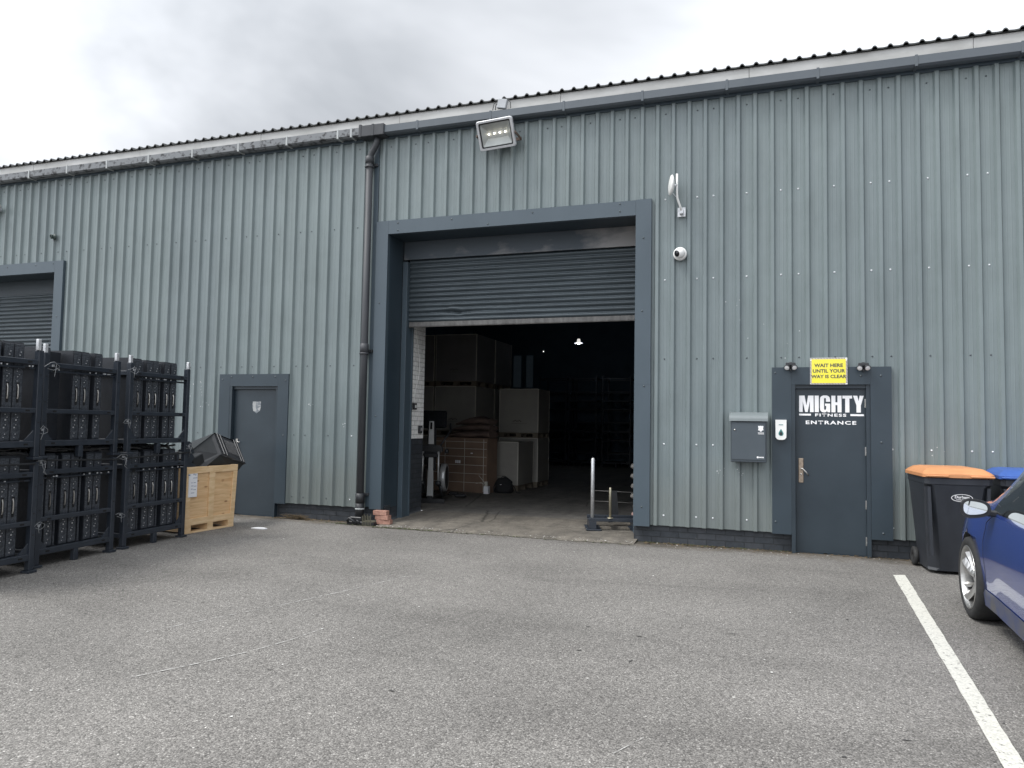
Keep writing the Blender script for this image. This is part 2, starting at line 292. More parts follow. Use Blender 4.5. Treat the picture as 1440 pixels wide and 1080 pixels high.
GRIT = mat('pale_grit', (0.62, 0.61, 0.58), 0.8)

# ------------------------------------------------------------------ mesh helpers
class MB:
    def __init__(s): s.bm = bmesh.new(); s.mi = 0
    def _mark(s, before):
        for f in s.bm.faces[before:] if False else []: pass
    def box(s, a, b, bev=0.0, seg=1, mi=None):
        mi = s.mi if mi is None else mi
        t = bmesh.new(); bmesh.ops.create_cube(t, size=1)
        c = [(a[i] + b[i]) / 2 for i in range(3)]; d = [abs(b[i] - a[i]) for i in range(3)]
        for v in t.verts: v.co = Vector((c[0] + v.co.x * d[0], c[1] + v.co.y * d[1], c[2] + v.co.z * d[2]))
        if bev: bmesh.ops.bevel(t, geom=t.edges[:], offset=min(bev, min(d) * 0.45), segments=seg, affect='EDGES')
        return s.merge(t, mi)
    def merge(s, t, mi=None, M=None):
        mi = s.mi if mi is None else mi
        if M is not None: t.transform(M)
        vm = {v: s.bm.verts.new(v.co) for v in t.verts}
        for f in t.faces:
            try: nf = s.bm.faces.new([vm[v] for v in f.verts])
            except ValueError: continue
            nf.material_index = mi if mi >= 0 else f.material_index; nf.smooth = f.smooth
        t.free(); return s
    def obox(s, c, size, M, bev=0.0, mi=None):
        t = MB(); t.box([-x / 2 for x in size], [x / 2 for x in size], bev)
        b = t.bm; b.transform(Matrix.Translation(c) @ M.to_4x4()); return s.merge(b, s.mi if mi is None else mi)
    def prism(s, pts, o, ux, uy, n, depth, mi=None, smooth=False):
        """polygon pts (2-D) in the plane o + x*ux + y*uy, extruded by n*depth"""
        t = bmesh.new(); o, ux, uy, n = map(Vector, (o, ux, uy, n))
        vs = [t.verts.new(o + ux * x + uy * y) for x, y in pts]; f = t.faces.new(vs)
        if depth:
            r = bmesh.ops.extrude_face_region(t, geom=[f])
            for v in [g for g in r['geom'] if isinstance(g, bmesh.types.BMVert)]: v.co += n * depth
        bmesh.ops.triangulate(t, faces=[f for f in t.faces if len(f.verts) > 4])
        bmesh.ops.recalc_face_normals(t, faces=t.faces)
        return s.merge(t, mi)
    def cyl(s, p0, p1, r0, r1=None, n=16, mi=None, caps=True):
        r1 = r0 if r1 is None else r1; return s.tube([p0, p1], [r0, r1], n, mi, caps)
    def tube(s, pts, rad, n=8, mi=None, caps=True):
        mi = s.mi if mi is None else mi
        pts = [Vector(p) for p in pts]
        if not isinstance(rad, (list, tuple)): rad = [rad] * len(pts)
        rings = []; up = None
        for i, p in enumerate(pts):
            a = pts[max(i - 1, 0)]; b = pts[min(i + 1, len(pts) - 1)]; d = (b - a).normalized()
            if up is None: up = Vector((0, 0, 1)) if abs(d.z) < 0.9 else Vector((1, 0, 0))
            x = up - d * up.dot(d)
            if x.length < 1e-4: x = d.orthogonal()
            x.normalize(); y = d.cross(x); up = x
            rings.append([s.bm.verts.new(p + (x * math.cos(2 * math.pi * k / n) + y * math.sin(2 * math.pi * k / n)) * rad[i]) for k in range(n)])
        for a, b in zip(rings, rings[1:]):
            for k in range(n):
                f = s.bm.faces.new((a[k], a[(k + 1) % n], b[(k + 1) % n], b[k])); f.material_index = mi; f.smooth = n > 6
        if caps:
            for rr, rev in ((rings[0], True), (rings[-1], False)):
                f = s.bm.faces.new(rr[::-1] if rev else rr); f.material_index = mi
        return s
    def lathe(s, prof, o, axis, n=24, mi=None, closed=False):
        """prof: (radius, height along axis)"""
        mi = s.mi if mi is None else mi
        o = Vector(o); d = Vector(axis).normalized(); x = d.orthogonal().normalized(); y = d.cross(x); rings = []
        for r, h in prof:
            rings.append([s.bm.verts.new(o + d * h + (x * math.cos(2 * math.pi * k / n) + y * math.sin(2 * math.pi * k / n)) * max(r, 1e-4)) for k in range(n)])
        if closed: rings.append(rings[0])
        for a, b in zip(rings, rings[1:]):
            for k in range(n):
                f = s.bm.faces.new((a[k], a[(k + 1) % n], b[(k + 1) % n], b[k])); f.material_index = mi; f.smooth = True
        return s
    def quad(s, pts, mi=None):
        f = s.bm.faces.new([s.bm.verts.new(p) for p in pts]); f.material_index = s.mi if mi is None else mi; return s
    def build(s, name, mats, parent=None, loc=None, smooth_angle=None):
        me = bpy.data.meshes.new(name); bmesh.ops.recalc_face_normals(s.bm, faces=s.bm.faces[:]) if len(s.bm.faces) < 200000 else None
        s.bm.to_mesh(me); s.bm.free()
        for m in (mats if isinstance(mats, (list, tuple)) else [mats]): me.materials.append(m)
        o = bpy.data.objects.new(name, me); COL.objects.link(o)
        if parent: o.parent = parent
        if loc: o.location = loc
        return o
def empty(name, loc=(0, 0, 0), rz=0.0):
    o = bpy.data.objects.new(name, None); COL.objects.link(o); o.location = loc; o.rotation_euler = (0, 0, rz); o.empty_display_size = 0.2; return o
def tag(o, label=None, cat=None, group=None, kind=None):
    if label: o['label'] = label
    if cat: o['category'] = cat
    if group: o['group'] = group
    if kind: o['kind'] = kind
    return o
def copy_tree(o, parent=None):
    c = o.copy(); COL.objects.link(c)
    if parent: c.parent = parent
    for ch in [x for x in scene.objects if x.parent == o]: copy_tree(ch, c)
    return c
def text_mesh(txt, size, extr=0.0, bold=0.0, sx=1.0, spacing=1.0):
    """lettering from the built-in font as a bmesh, centred, in its own XY plane"""
    cu = bpy.data.curves.new('t', 'FONT'); cu.body = txt; cu.size = size; cu.extrude = extr; cu.offset = bold; cu.align_x = 'CENTER'; cu.align_y = 'CENTER'; cu.space_character = spacing; cu.resolution_u = 3
    o = bpy.data.objects.new('t', cu); COL.objects.link(o)
    dg = bpy.context.evaluated_depsgraph_get(); me = bpy.data.meshes.new_from_object(o.evaluated_get(dg))
    b = bmesh.new(); b.from_mesh(me); bpy.data.objects.remove(o); bpy.data.curves.remove(cu); bpy.data.meshes.remove(me)
    for v in b.verts: v.co.x *= sx
    return b
WALLM = Matrix(((1, 0, 0), (0, 0, 1), (0, 1, 0)))     # text XY -> world XZ
def wall_text(mb, txt, x, y, z, size, bold=0.0, sx=1.0, spacing=1.0, mi=0, Mx=None):
    b = text_mesh(txt, size, 0.0, bold, sx, spacing)
    Mm = Matrix.Translation((x, y, z)) @ (Matrix.Rotation(R(90), 4, 'X') if Mx is None else Mx)
    mb.merge(b, mi, Mm)

# ------------------------------------------------------------------ ground
g = MB()
xs = [-400, -60, -12, 30, 80, 400]; ys = [-400, -60, -14, 0.04]
for a in range(len(xs) - 1):
    for b in range(len(ys) - 1): g.quad([(xs[a], ys[b], 0), (xs[a + 1], ys[b], 0), (xs[a + 1], ys[b + 1], 0), (xs[a], ys[b + 1], 0)])
g.quad([(-400, 0.04, 0), (-9.5, 0.04, 0), (-9.5, 400, 0), (-400, 400, 0)]); g.quad([(27.5, 0.04, 0), (400, 0.04, 0), (400, 400, 0), (27.5, 400, 0)]); g.quad([(-9.5, 18.6, 0), (27.5, 18.6, 0), (27.5, 400, 0), (-9.5, 400, 0)])
bmesh.ops.remove_doubles(g.bm, verts=g.bm.verts, dist=1e-4)
tag(g.build('tarmac_yard', ASPHALT), 'worn grey tarmac yard in front of the warehouse', 'yard', kind='structure')
g = MB()
pr = [(-0.30, 0.004), (0.0, 0.03), (0.5, 0.055), (1.25, 0.078)]
xa, xb = 7.98, 11.60
for (y0, z0), (y1, z1) in zip(pr, pr[1:]):
    for k in range(8):
        u0, u1 = xa + (xb - xa) * k / 8, xa + (xb - xa) * (k + 1) / 8
        j0 = 0.03 * math.sin(k * 1.9) if y0 < 0 else 0; j1 = 0.03 * math.sin((k + 1) * 1.9) if y0 < 0 else 0
        g.quad([(u0, y0 + j0, z0), (u1, y0 + j1, z0), (u1, y1, z1), (u0, y1, z1)])
tag(g.build('concrete_ramp', CONC), 'stained pale concrete ramp at the loading door threshold', 'ramp', kind='structure')
g = MB(); g.quad([(1.9, 0.25, 0.074), (15.8, 0.25, 0.074), (15.8, 1.25, 0.074), (1.9, 1.25, 0.074)])
g.quad([(1.9, 1.25, 0.078), (15.8, 1.25, 0.078), (15.8, 18.2, 0.08), (1.9, 18.2, 0.08)])
# the strip in front of the ramp edge is cut out of the yard level floor
bm2 = g.bm
for f in list(bm2.faces):
    if abs(f.calc_center_median().y - 0.75) < 0.1: bm2.faces.remove(f)
g.quad([(1.9, 0.25, 0.078), (7.9, 0.25, 0.078), (7.9, 1.25, 0.078), (1.9, 1.25, 0.078)]); g.quad([(11.6, 0.25, 0.078), (15.8, 0.25, 0.078), (15.8, 1.25, 0.078), (11.6, 1.25, 0.078)])
tag(g.build('warehouse_floor', FLOORM), 'dusty concrete floor inside the open loading door', 'floor', kind='structure')
LINEM = line_mat('worn_white_road_paint', (0.56, 0.55, 0.495), 0.34, 0.42)
g = MB()
A0, A1, B0, B1 = Vector((14.376, -1.057, 0.004)), Vector((14.493, -1.004, 0.004)), Vector((14.154, -5.684, 0.004)), Vector((14.228 + .02, -5.655, 0.004))
nseg = 60; rows = []
for i in range(nseg + 1):
    f = i / nseg * 1.35; w = 0.003
    rows.append((A0.lerp(B0, f) + Vector((random.uniform(-w, w), 0, 0)), A1.lerp(B1, f) + Vector((random.uniform(-w, w), 0, 0))))
for (a, b), (c, d) in zip(rows, rows[1:]): g.quad([a, c, d, b])
tag(g.build('parking_line', LINEM), 'worn white painted parking bay line', 'road marking', kind='structure')
SCRM = line_mat('faint_chalk_line', (0.44, 0.43, 0.41), 0.44, 0.58, 11.0)
def ground_pt(px, py):                      # the scratches were measured in the photograph; here they are plain ground points
    d = _f * 1042.156 + _r * (px - 720) - _u * (py - 540); t = -1.45501 / d.z
    return Vector((13.18963 + t * d.x, -9.52915 + t * d.y, 0.004))
for pts in ([(8.03, -4.18), (8.03, -4.18)],): pass
SCR = [[ground_pt(*p) for p in q] for q in ([(206, 889), (300, 870), (392, 852), (496, 829), (570, 811)], [(180, 954), (295, 930), (350, 917), (410, 900), (455, 884)], [(860, 1062), (905, 1038)])]
for q in SCR:
    g = MB(); w = 0.007 if len(q) > 2 else 0.003
    for a, b in zip(q, q[1:]):
        n_ = Vector((-(b - a).y, (b - a).x, 0)).normalized() * w
        g.quad([a - n_, b - n_, b + n_, a + n_])
    tag(g.build('scratch_mark', SCRM), 'thin pale scratch line across the tarmac', 'ground mark', kind='structure')

# ------------------------------------------------------------------ the building
B = tag(empty('warehouse'), 'grey corrugated metal warehouse with slate blue door trims and brick plinth', 'warehouse')
PITCH = 0.2
def rib_profile(x0, x1, off):
    pts = []
    k = math.floor((x0 - off) / PITCH) - 1
    while off + k * PITCH < x1 + PITCH:
        c = off + k * PITCH
        pts += [(c - 0.062, 0.0), (c - 0.030, 0.0), (c - 0.026, -0.0016), (c - 0.020, -0.0016), (c - 0.016, 0.0), (c + 0.016, 0.0), (c + 0.020, -0.0016), (c + 0.026, -0.0016), (c + 0.030, 0.0), (c + 0.062, 0.0), (c + 0.081, -0.034), (c + 0.119, -0.034)]
        k += 1
    pts = [p for p in pts if x0 < p[0] < x1]
    return pts
def prof_y(off, x):
    c = (x - off + 0.1) % PITCH - 0.1; c = abs(c)
    return 0.0 if c < 0.062 else (-0.034 if c > 0.081 else -0.034 * (c - 0.062) / 0.019)
def cladding(name, x0, x1, z0, z1, off, holes, screws, smat):
    mb = MB(); xs_ = [x0, x1] + [p[0] for p in rib_profile(x0, x1, off)]
    ys_ = {round(p[0], 5): p[1] for p in rib_profile(x0, x1, off)}
    for h in holes: xs_ += [h[0], h[1]]
    xs_ = sorted(set(round(x, 5) for x in xs_ if x0 - 1e-6 <= x <= x1 + 1e-6))
    yy = lambda x: ys_.get(x, prof_y(off, x))
    for a, b in zip(xs_, xs_[1:]):
        if b - a < 1e-5: continue
        m = (a + b) / 2; iv = [(z0, z1)]
        for h in holes:
            if h[0] < m < h[1]:
                nv = []
                for (p, q) in iv:
                    if h[2] > p: nv.append((p, min(q, h[2])))
                    if h[3] < q: nv.append((max(p, h[3]), q))
                iv = [v for v in nv if v[1] - v[0] > 1e-4]
        for p, q in iv: mb.quad([(a, yy(a), p), (b, yy(b), p), (b, yy(b), q), (a, yy(a), q)], 0)
    for (x, z) in screws:
        if not (x0 < x < x1) or any(h[0] < x < h[1] and h[2] - .03 < z < h[3] + .03 for h in holes): continue
        mb.lathe([(0.011, 0), (0.010, 0.003), (0.006, 0.004), (0.0055, 0.008), (0.0001, 0.009)], (x, -0.0005, z), (0, -1, 0), 8, 1 if smat(x, z) else 2)
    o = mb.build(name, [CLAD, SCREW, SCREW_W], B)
    return o
def scr(i0, i1, off, rows_):
    r = []
    for i in range(i0, i1):
        if (i % 5) in (0, 2, 3): r += [(off + i * PITCH, z) for z in rows_]
    return r
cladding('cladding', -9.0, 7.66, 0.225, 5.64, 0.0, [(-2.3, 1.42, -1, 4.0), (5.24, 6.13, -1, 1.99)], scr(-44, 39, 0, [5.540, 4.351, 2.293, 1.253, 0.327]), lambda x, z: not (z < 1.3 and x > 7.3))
OFFR = 11.93
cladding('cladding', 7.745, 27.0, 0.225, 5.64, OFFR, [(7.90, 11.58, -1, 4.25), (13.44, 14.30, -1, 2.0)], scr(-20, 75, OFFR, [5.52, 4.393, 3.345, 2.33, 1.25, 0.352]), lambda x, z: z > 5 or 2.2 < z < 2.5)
m = MB()
for (cx_, cz_, n_, sp) in ((6.66, 1.70, 9, .035), (4.72, 1.68, 6, .03), (4.62, 1.98, 7, .05), (4.45, 1.86, 3, .02), (7.28, 1.42, 3, .02), (12.80, 2.95, 4, .06), (13.22, 2.62, 5, .12), (12.62, 0.92, 5, .03), (12.88, 0.93, 5, .03), (15.0, 1.2, 3, .05)):
    for _ in range(n_):
        px_, pz_ = cx_ + random.gauss(0, sp), cz_ + random.gauss(0, sp); s_ = random.uniform(.004, .011); y_ = prof_y(0 if cx_ < 7.7 else 11.93, px_) - 0.0018
        m.quad([(px_ - s_, y_, pz_), (px_, y_, pz_ - s_ * .8), (px_ + s_ * .7, y_, pz_ + .2 * s_), (px_, y_, pz_ + s_)])
tag(m.build('paint_chips', mat('chipped_pale_metal', (0.62, 0.64, 0.64), 0.5), B), kind='stuff')
# flat filler strip behind the rainwater pipe and end returns
m = MB(); m.box((7.664, -0.012, 0.24), (7.742, 0.03, 5.64)); m.build('corner_flashing', SLATE_TRIM, B)

# plinth of painted brick
for a, b in ((-9.0, -2.1), (1.42, 5.27), (6.12, 7.96), (11.55, 13.47), (14.27, 27.0)): m = MB(); m.box((a, 0.035, -0.05), (b, 0.20, 0.262)); m.build('brick_plinth', BRICK_DARK, B)
# inner lining walls, ceiling and side walls: a closed dark hall
m = MB()
for a, b, z0, z1 in ((1.9, 7.90, -0.05, 5.6), (7.90, 11.60, 4.28, 5.6), (11.60, 15.8, -0.05, 5.6)): m.box((a, 0.21, z0), (b, 0.25, z1))
m.box((1.86, 0.21, -0.05), (1.9, 18.2, 5.6)); m.box((15.8, 0.21, -0.05), (15.84, 18.2, 5.6)); m.box((1.86, 18.2, -0.05), (15.84, 18.24, 5.6))
m.build('inner_wall', LINING, B)
m = MB(); m.box((1.86, 0.05, 5.602), (15.84, 18.24, 5.635)); m.build('ceiling_lining', LINING, B)
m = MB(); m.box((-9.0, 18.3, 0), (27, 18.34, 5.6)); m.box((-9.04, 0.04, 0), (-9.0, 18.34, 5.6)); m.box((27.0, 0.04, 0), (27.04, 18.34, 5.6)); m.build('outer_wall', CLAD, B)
# roof: box profile sheets, gable ridge along X
m = MB(); P6 = 1 / 6.0; prof = []
x = -9.2
while x < 27.2:
    prof += [(x, 0), (x + 0.045, 0.004), (x + 0.062, 0.03), (x + 0.078, 0.036), (x + 0.094, 0.03), (x + 0.111, 0.004)]; x += P6
def roof_strip(y0, z0, y1, z1):
    for (a, ha), (b, hb) in zip(prof, prof[1:]):
        m.quad([(a, y0, z0 + ha), (b, y0, z0 + hb), (b, y1, z1 + hb), (a, y1, z1 + ha)])
    for (a, ha), (b, hb) in zip(prof, prof[1:]):        # the thickness seen at the eave
        m.quad([(a, y0, z0 + ha - 0.016), (b, y0, z0 + hb - 0.016), (b, y0, z0 + hb), (a, y0, z0 + ha)])
        m.quad([(a, y0, z0 - 0.016), (b, y0, z0 - 0.016), (b, y0 + .6, z0 + 0.04), (a, y0 + .6, z0 + 0.04)])
roof_strip(-0.075, 5.985, 9.15, 6.95); roof_strip(18.5, 5.985, 9.15, 6.95)
m.build('roof', ROOFM, B)
# fascia board, in lengths with fine joints
m = MB(); x = -9.0; k = 0
while x < 27:
    w = 2.44; m.box((x + 0.003, -0.045 - 0.002 * (k % 2), 5.775), (min(x + w - 0.003, 27), 0.0, 5.965)); x += w; k += 1
m.build('fascia', FASC, B)
m = MB(); m.box((-9.0, -0.03, 5.64), (27, 0.02, 5.775)); m.build('soffit_trim', SLATE_TRIM, B)
def gutter(x0, x1, ya, zt, h, mt, brk, bm_):
    g_ = MB(); sec = [(-0.005, zt), (-0.005, zt - h + 0.02), (-0.03, zt - h), (ya + 0.03, zt - h), (ya, zt - h + 0.02), (ya, zt), (ya + 0.012, zt), (ya + 0.012, zt - h + 0.03), (-0.02, zt - h + 0.03), (-0.02, zt)]
    sec = [(y - 0.032, z) for y, z in sec]
    g_.prism([(y, z) for y, z in sec], (x0, 0, 0), (0, 1, 0), (0, 0, 1), (1, 0, 0), x1 - x0)
    o = g_.build('gutter', mt, B)
    for bx in brk:
        b_ = MB(); b_.box((bx - 0.016, ya - 0.037, zt - h - 0.006), (bx + 0.016, -0.03, zt + 0.012), 0.003); b_.build('gutter_bracket', bm_, o)
    return o
BRK_L = mat('pale_gutter_bracket', (0.40, 0.42, 0.42), 0.5)
gutter(-9.0, 7.70, -0.145, 5.795, 0.125, GUT_L, [-0.08 + 0.9 * k for k in range(0, 9)] + [7.35], BRK_L)
gutter(7.86, 27.0, -0.14, 5.785, 0.12, GUT_R, [8.43, 9.55] + [10.6 + 1.05 * k for k in range(0, 8)], GUT_R)
# union piece over the downpipe
m = MB(); m.box((7.50, -0.195, 5.645), (7.90, -0.02, 5.815), 0.008); m.box((7.49, -0.202, 5.64), (7.53, -0.02, 5.83), 0.004); m.box((7.70, -0.200, 5.642), (7.74, -0.02, 5.82), 0.004)
m.build('gutter_outlet', GREY_PIPE, B)
# downpipe
m = MB(); X0 = 7.63
m.tube([(7.745, -0.095, 5.66), (7.745, -0.10, 5.58), (7.725, -0.10, 5.53), (7.66, -0.10, 5.42), (7.638, -0.10, 5.36), (X0, -0.10, 5.30)], [0.045, 0.045, 0.046, 0.046, 0.048, 0.05], 14)
m.cyl((X0, -0.10, 5.31), (X0, -0.10, 0.10), 0.052, n=18)
dp = m.build('downpipe', GREY_PIPE, B)
for z, h, r in ((5.27, 0.10, 0.064), (5.20, 0.03, 0.067), (2.47, 0.13, 0.064), (2.44, 0.03, 0.070), (0.30, 0.14, 0.066), (0.10, 0.20, 0.062)):
    c = MB(); c.lathe([(r - .012, 0), (r, 0.004), (r, h - 0.004), (r - .012, h)], (X0, -0.10, z), (0, 0, 1), 18); c.build('pipe_collar', BLACK if z < 1 else GREY_PIPE, dp)
for z in (5.26, 2.50, 0.42):
    c = MB(); c.box((X0 - 0.10, -0.045, z - 0.02), (X0 + 0.10, -0.0, z + 0.02), 0.003); c.lathe([(0.006, 0), (0.006, 0.02)], (X0 + 0.085, -0.045, z), (0, -1, 0), 6); c.build('pipe_clip', GREY_PIPE, dp)
c = MB(); c.lathe([(0.055, 0), (0.068, 0.003), (0.068, 0.022), (0.055, 0.025)], (X0, -0.10, 0.205), (0, 0, 1), 18); c.build('pipe_ring', BRK_L, dp)

# ---- big loading door surround
def trim_screws(mb, pts, y):
    for x, z in pts: mb.lathe([(0.012, 0), (0.012, 0.003), (0.006, 0.004), (0.006, 0.008), (0.0001, 0.009)], (x, y, z), (0, -1, 0), 8, 1)
m = MB(); Y = -0.052
m.box((7.75, Y, 0.215), (7.942, 0.02, 4.402)); m.box((7.944, Y, 4.205), (11.556, 0.02, 4.402)); m.box((11.558, Y, 0.208), (11.76, 0.02, 4.408))
m.box((11.60, Y - 0.0015, 2.00), (11.76 + 0.001, Y + 0.002, 2.003))
trim_screws(m, [(8.10, 4.36), (8.10, 4.25), (8.95, 4.35), (9.50, 4.24), (10.15, 4.35), (11.35, 4.37), (11.35, 4.27), (7.83, 3.2), (7.82, 1.55), (11.66, 3.90), (11.65, 2.95), (11.68, 1.98), (11.66, 0.45)], Y)
m.build('door_surround', [SLATE_TRIM, SCREW], B)
for a, b in ((7.925, 7.942), (11.558, 11.575)): m = MB(); m.box((a, 0.021, 0.225), (b, 0.42, 4.205)); m.build('door_reveal', SLATE, B)
m = MB(); m.box((7.944, 0.021, 4.207), (11.556, 0.50, 4.222)); m.build('door_head_soffit', SLATE, B)
m = MB(); m.box((7.95, 0.455, 3.93), (11.55, 0.475, 4.205)); m.build('shutter_header', HEADP, B)
# ---- roller shutter
RS = B
def shutter(x0, x1, y, z0, z1, dents, bar):
    mb = MB(); lath = 0.0735; n = int(round((z1 - z0) / lath)); nx = 60 if dents else 2; rows_ = []
    for i in range(n):
        for q in range(6):
            t = q / 6.0; z = z0 + (i + t) * lath
            yy = y - 0.026 * max(0.0, math.sin(math.pi * min(1, t / 0.80))) ** 0.7 if t < 0.80 else y + 0.010
            rows_.append((z, yy))
    rows_.append((z1, y))
    grid = []
    for z, yy in rows_:
        r = []
        for k in range(nx + 1):
            x = x0 + (x1 - x0) * k / nx; dy = 0; dz = 0
            for (dx, dzc, sx_, sz_, a) in dents:
                w = math.exp(-((x - dx) / sx_) ** 2 - ((z - dzc) / sz_) ** 2)
                dy += a * w * (1 + 0.6 * math.sin(x * 37 + z * 51)); dz += 0.35 * a * w * math.sin(x * 9)
            r.append(mb.bm.verts.new((x, yy + dy, z + dz)))
        grid.append(r)
    for a, b in zip(grid, grid[1:]):
        for k in range(nx): f = mb.bm.faces.new((a[k], a[k + 1], b[k + 1], b[k])); f.smooth = True
    o = mb.build('roller_shutter', SHUT, B)
    if bar:
        b_ = MB(); b_.box((x0 + 0.005, y - 0.022, z0 - 0.072), (x1 - 0.005, y + 0.02, z0 - 0.002), 0.006); b_.box((x0 + 0.005, y - 0.034, z0 - 0.078), (x1 - 0.005, y + 0.03, z0 - 0.0725)); b_.build('bottom_rail', mat('dull_alloy_rail', (0.15, 0.145, 0.14), 0.5, col2=(0.085, 0.083, 0.08), scale=6, stretch=(3, 1, 1), metal=0.3), o)
    return o
shutter(8.03, 11.50, 0.52, 2.985, 3.96, [(8.80, 3.12, 0.16, 0.06, 0.034), (8.72, 3.20, 0.12, 0.05, -0.024), (9.4, 3.16, 0.5, 0.05, 0.013), (8.35, 3.13, 0.25, 0.05, 0.010)], True)
m = MB(); m.box((7.945, 0.43, -0.03), (8.025, 0.66, 3.9), 0.004); m.box((8.0251, 0.63, -0.03), (8.040, 0.66, 3.9)); m.build('guide_rail', SLATE_TRIM, B); m = MB(); m.box((11.47, 0.43, -0.03), (11.555, 0.66, 3.9), 0.004); m.build('guide_rail', SLATE_TRIM, B)
m = MB(); m.box((7.95, 0.54, 4.0), (11.55, 0.95, 4.28), 0.02); m.build('shutter_housing', BLACK, B)
# brick pier behind the left guide: dark painted below, white above
for a, b, y0_, y1_, z0_, z1_, mt_ in ((7.60, 7.96, 0.67, 1.22, -0.02, 1.218, BRICK_DARK), (11.55, 11.95, 0.67, 1.22, -0.02, 1.218, BRICK_DARK), (7.60, 7.963, 0.67, 1.223, 1.22, 4.28, BRICK_WHITE), (11.547, 11.95, 0.67, 1.223, 1.22, 4.28, BRICK_WHITE), (7.60, 7.94, 0.25, 0.668, -0.02, 4.28, BRICK_DARK), (11.56, 11.95, 0.25, 0.668, -0.02, 4.28, BRICK_DARK)):
    m = MB(); m.box((a, y0_, z0_), (b, y1_, z1_)); m.build('brick_pier', mt_, B)
# ---- left roller door
m = MB(); m.box((1.402, Y, 2.0), (1.602, 0.02, 4.182)); m.box((1.402, Y, 0.21), (1.602, 0.02, 1.998)); m.box((-2.1, Y, 3.985), (1.40, 0.02, 4.182)); m.box((-2.3, Y, 0.21), (-2.102, 0.02, 4.182))
trim_screws(m, [(0.25, 4.13), (0.95, 4.13), (1.36, 4.14), (-.4, 4.12), (1.5, 3.2), (1.5, 2.2)], Y); m.build('door_surround', [SLATE_TRIM, SCREW], B)
m = MB(); m.box((1.385, 0.021, 0.0), (1.400, 0.45, 3.985)); m.box((-2.1, 0.021, 3.987), (1.40, 0.45, 4.0)); m.box((-2.1, 0.44, 3.70), (1.385, 0.46, 3.987)); m.box((1.33, 0.36, 0), (1.385, 0.44, 3.985)); m.build('door_reveal', SLATE, B)
shutter(-2.1, 1.335, 0.42, 0.04, 3.72, [], False)

# ---- personnel doors
def surround(x0, x1, xi0, xi1, zt, zi, zb, scr_):
    m = MB(); Yt = -0.055
    m.box((x0, Yt, zb), (xi0, 0.0, zt)); m.box((xi1, Yt, zb), (x1, 0.0, zt)); m.box((xi0 + 0.001, Yt, zi), (xi1 - 0.001, 0.0, zt)); trim_screws(m, scr_, Yt)
    # frame reveal and threshold
    m2 = MB(); m2.box((xi0 + 0.001, Yt + 0.002, 0.0), (xi0 + 0.045, 0.12, zi - 0.001)); m2.box((xi1 - 0.045, Yt + 0.02, 0.0), (xi1 - 0.001, 0.12, zi - 0.001)); m2.box((xi0 + 0.046, -0.02, zi - 0.045), (xi1 - 0.046, 0.12, zi - 0.001))
    m2.build('door_frame', DOORP, B)
    return m.build('door_surround', [SLATE, SCREW], B)
surround(5.035, 6.315, 5.235, 6.125, 2.172, 1.985, 0.215, [(5.09, 2.09), (5.26, 2.13), (5.66, 2.13), (6.07, 2.13), (6.26, 2.07), (6.25, 1.24), (5.10, 1.2)])
surround(13.222, 14.522, 13.44, 14.30, 2.205, 1.998, 0.215, [(13.26, 2.14), (14.41, 2.10), (14.41, 1.33), (13.26, 0.36), (14.42, 0.29), (14.2, 2.1)])
def door(x0, x1, zt, name):
    m = MB(); m.box((x0, 0.012, 0.012), (x1, 0.060, zt), 0.003); return m.build(name, DOORP, B)
dl = door(5.283, 6.080, 1.938, 'steel_door'); dr = door(13.488, 14.256, 1.950, 'entrance_door')
tag(dl, 'plain slate blue steel door with a pale shield badge'); tag(dr, 'slate blue entrance door with white lettering')
def hinges(x, zs, par):
    for z in zs:
        m = MB(); m.cyl((x, -0.004, z - 0.05), (x, -0.004, z - 0.006), 0.0085, n=10); m.cyl((x, -0.004, z + 0.006), (x, -0.004, z + 0.05), 0.0085, n=10); m.box((x - 0.018, 0.002, z - 0.05), (x + 0.018, 0.010, z + 0.05)); m.build('hinge', STEEL, par)
hinges(14.262, (1.78, 1.22, 0.60, 0.18), dr); hinges(6.086, (1.70, 1.26, 0.62, 0.16), dl)
# right door: lock plate, lever
m = MB(); m.box((13.520, 0.000, 0.83), (13.575, 0.0115, 1.12), 0.004); lp = m.build('lock_plate', BRASSY, dr)
m = MB(); m.cyl((13.548, 0.0, 1.0), (13.548, -0.045, 1.0), 0.009, n=10); m.tube([(13.548, -0.045, 1.0), (13.565, -0.048, 0.995), (13.60, -0.048, 0.96), (13.632, -0.044, 0.915)], [0.010, 0.0095, 0.008, 0.007], 10); m.build('lever_handle', STEEL, lp)
m = MB(); m.lathe([(0.011, 0), (0.010, 0.006), (0.0001, 0.007)], (13.55, 0.0, 0.93), (0, -1, 0), 12); m.build('keyhole', STEEL, lp)
m = MB(); m.box((5.335, 0.0, 0.93), (5.375, 0.0115, 1.17), 0.003); m.cyl((5.355, 0, 1.12), (5.355, -0.05, 1.12), 0.009, n=10); m.tube([(5.355, -0.05, 1.12), (5.40, -0.052, 1.12), (5.46, -0.05, 1.118)], 0.009, 8); m.tube([(5.355, -0.02, 1.02), (5.40, -0.03, 1.02)], 0.008, 8); m.build('lever_handle', STEEL, dl)
m = MB(); sh = [(-0.075, 0.085), (0.075, 0.085), (0.078, 0.0), (0.06, -0.06), (0.0, -0.095), (-0.06, -0.06), (-0.078, 0.0)]
BADGE = mat('pale_shield_badge', (0.36, 0.37, 0.37), 0.5, col2=(0.16, 0.18, 0.20), scale=22, contrast=(0.45, 0.55))
m.prism(sh, (5.70, 0.0115, 1.665), (1, 0, 0), (0, 0, 1), (0, -1, 0), 0.002); m.build('shield_badge', BADGE, dl)
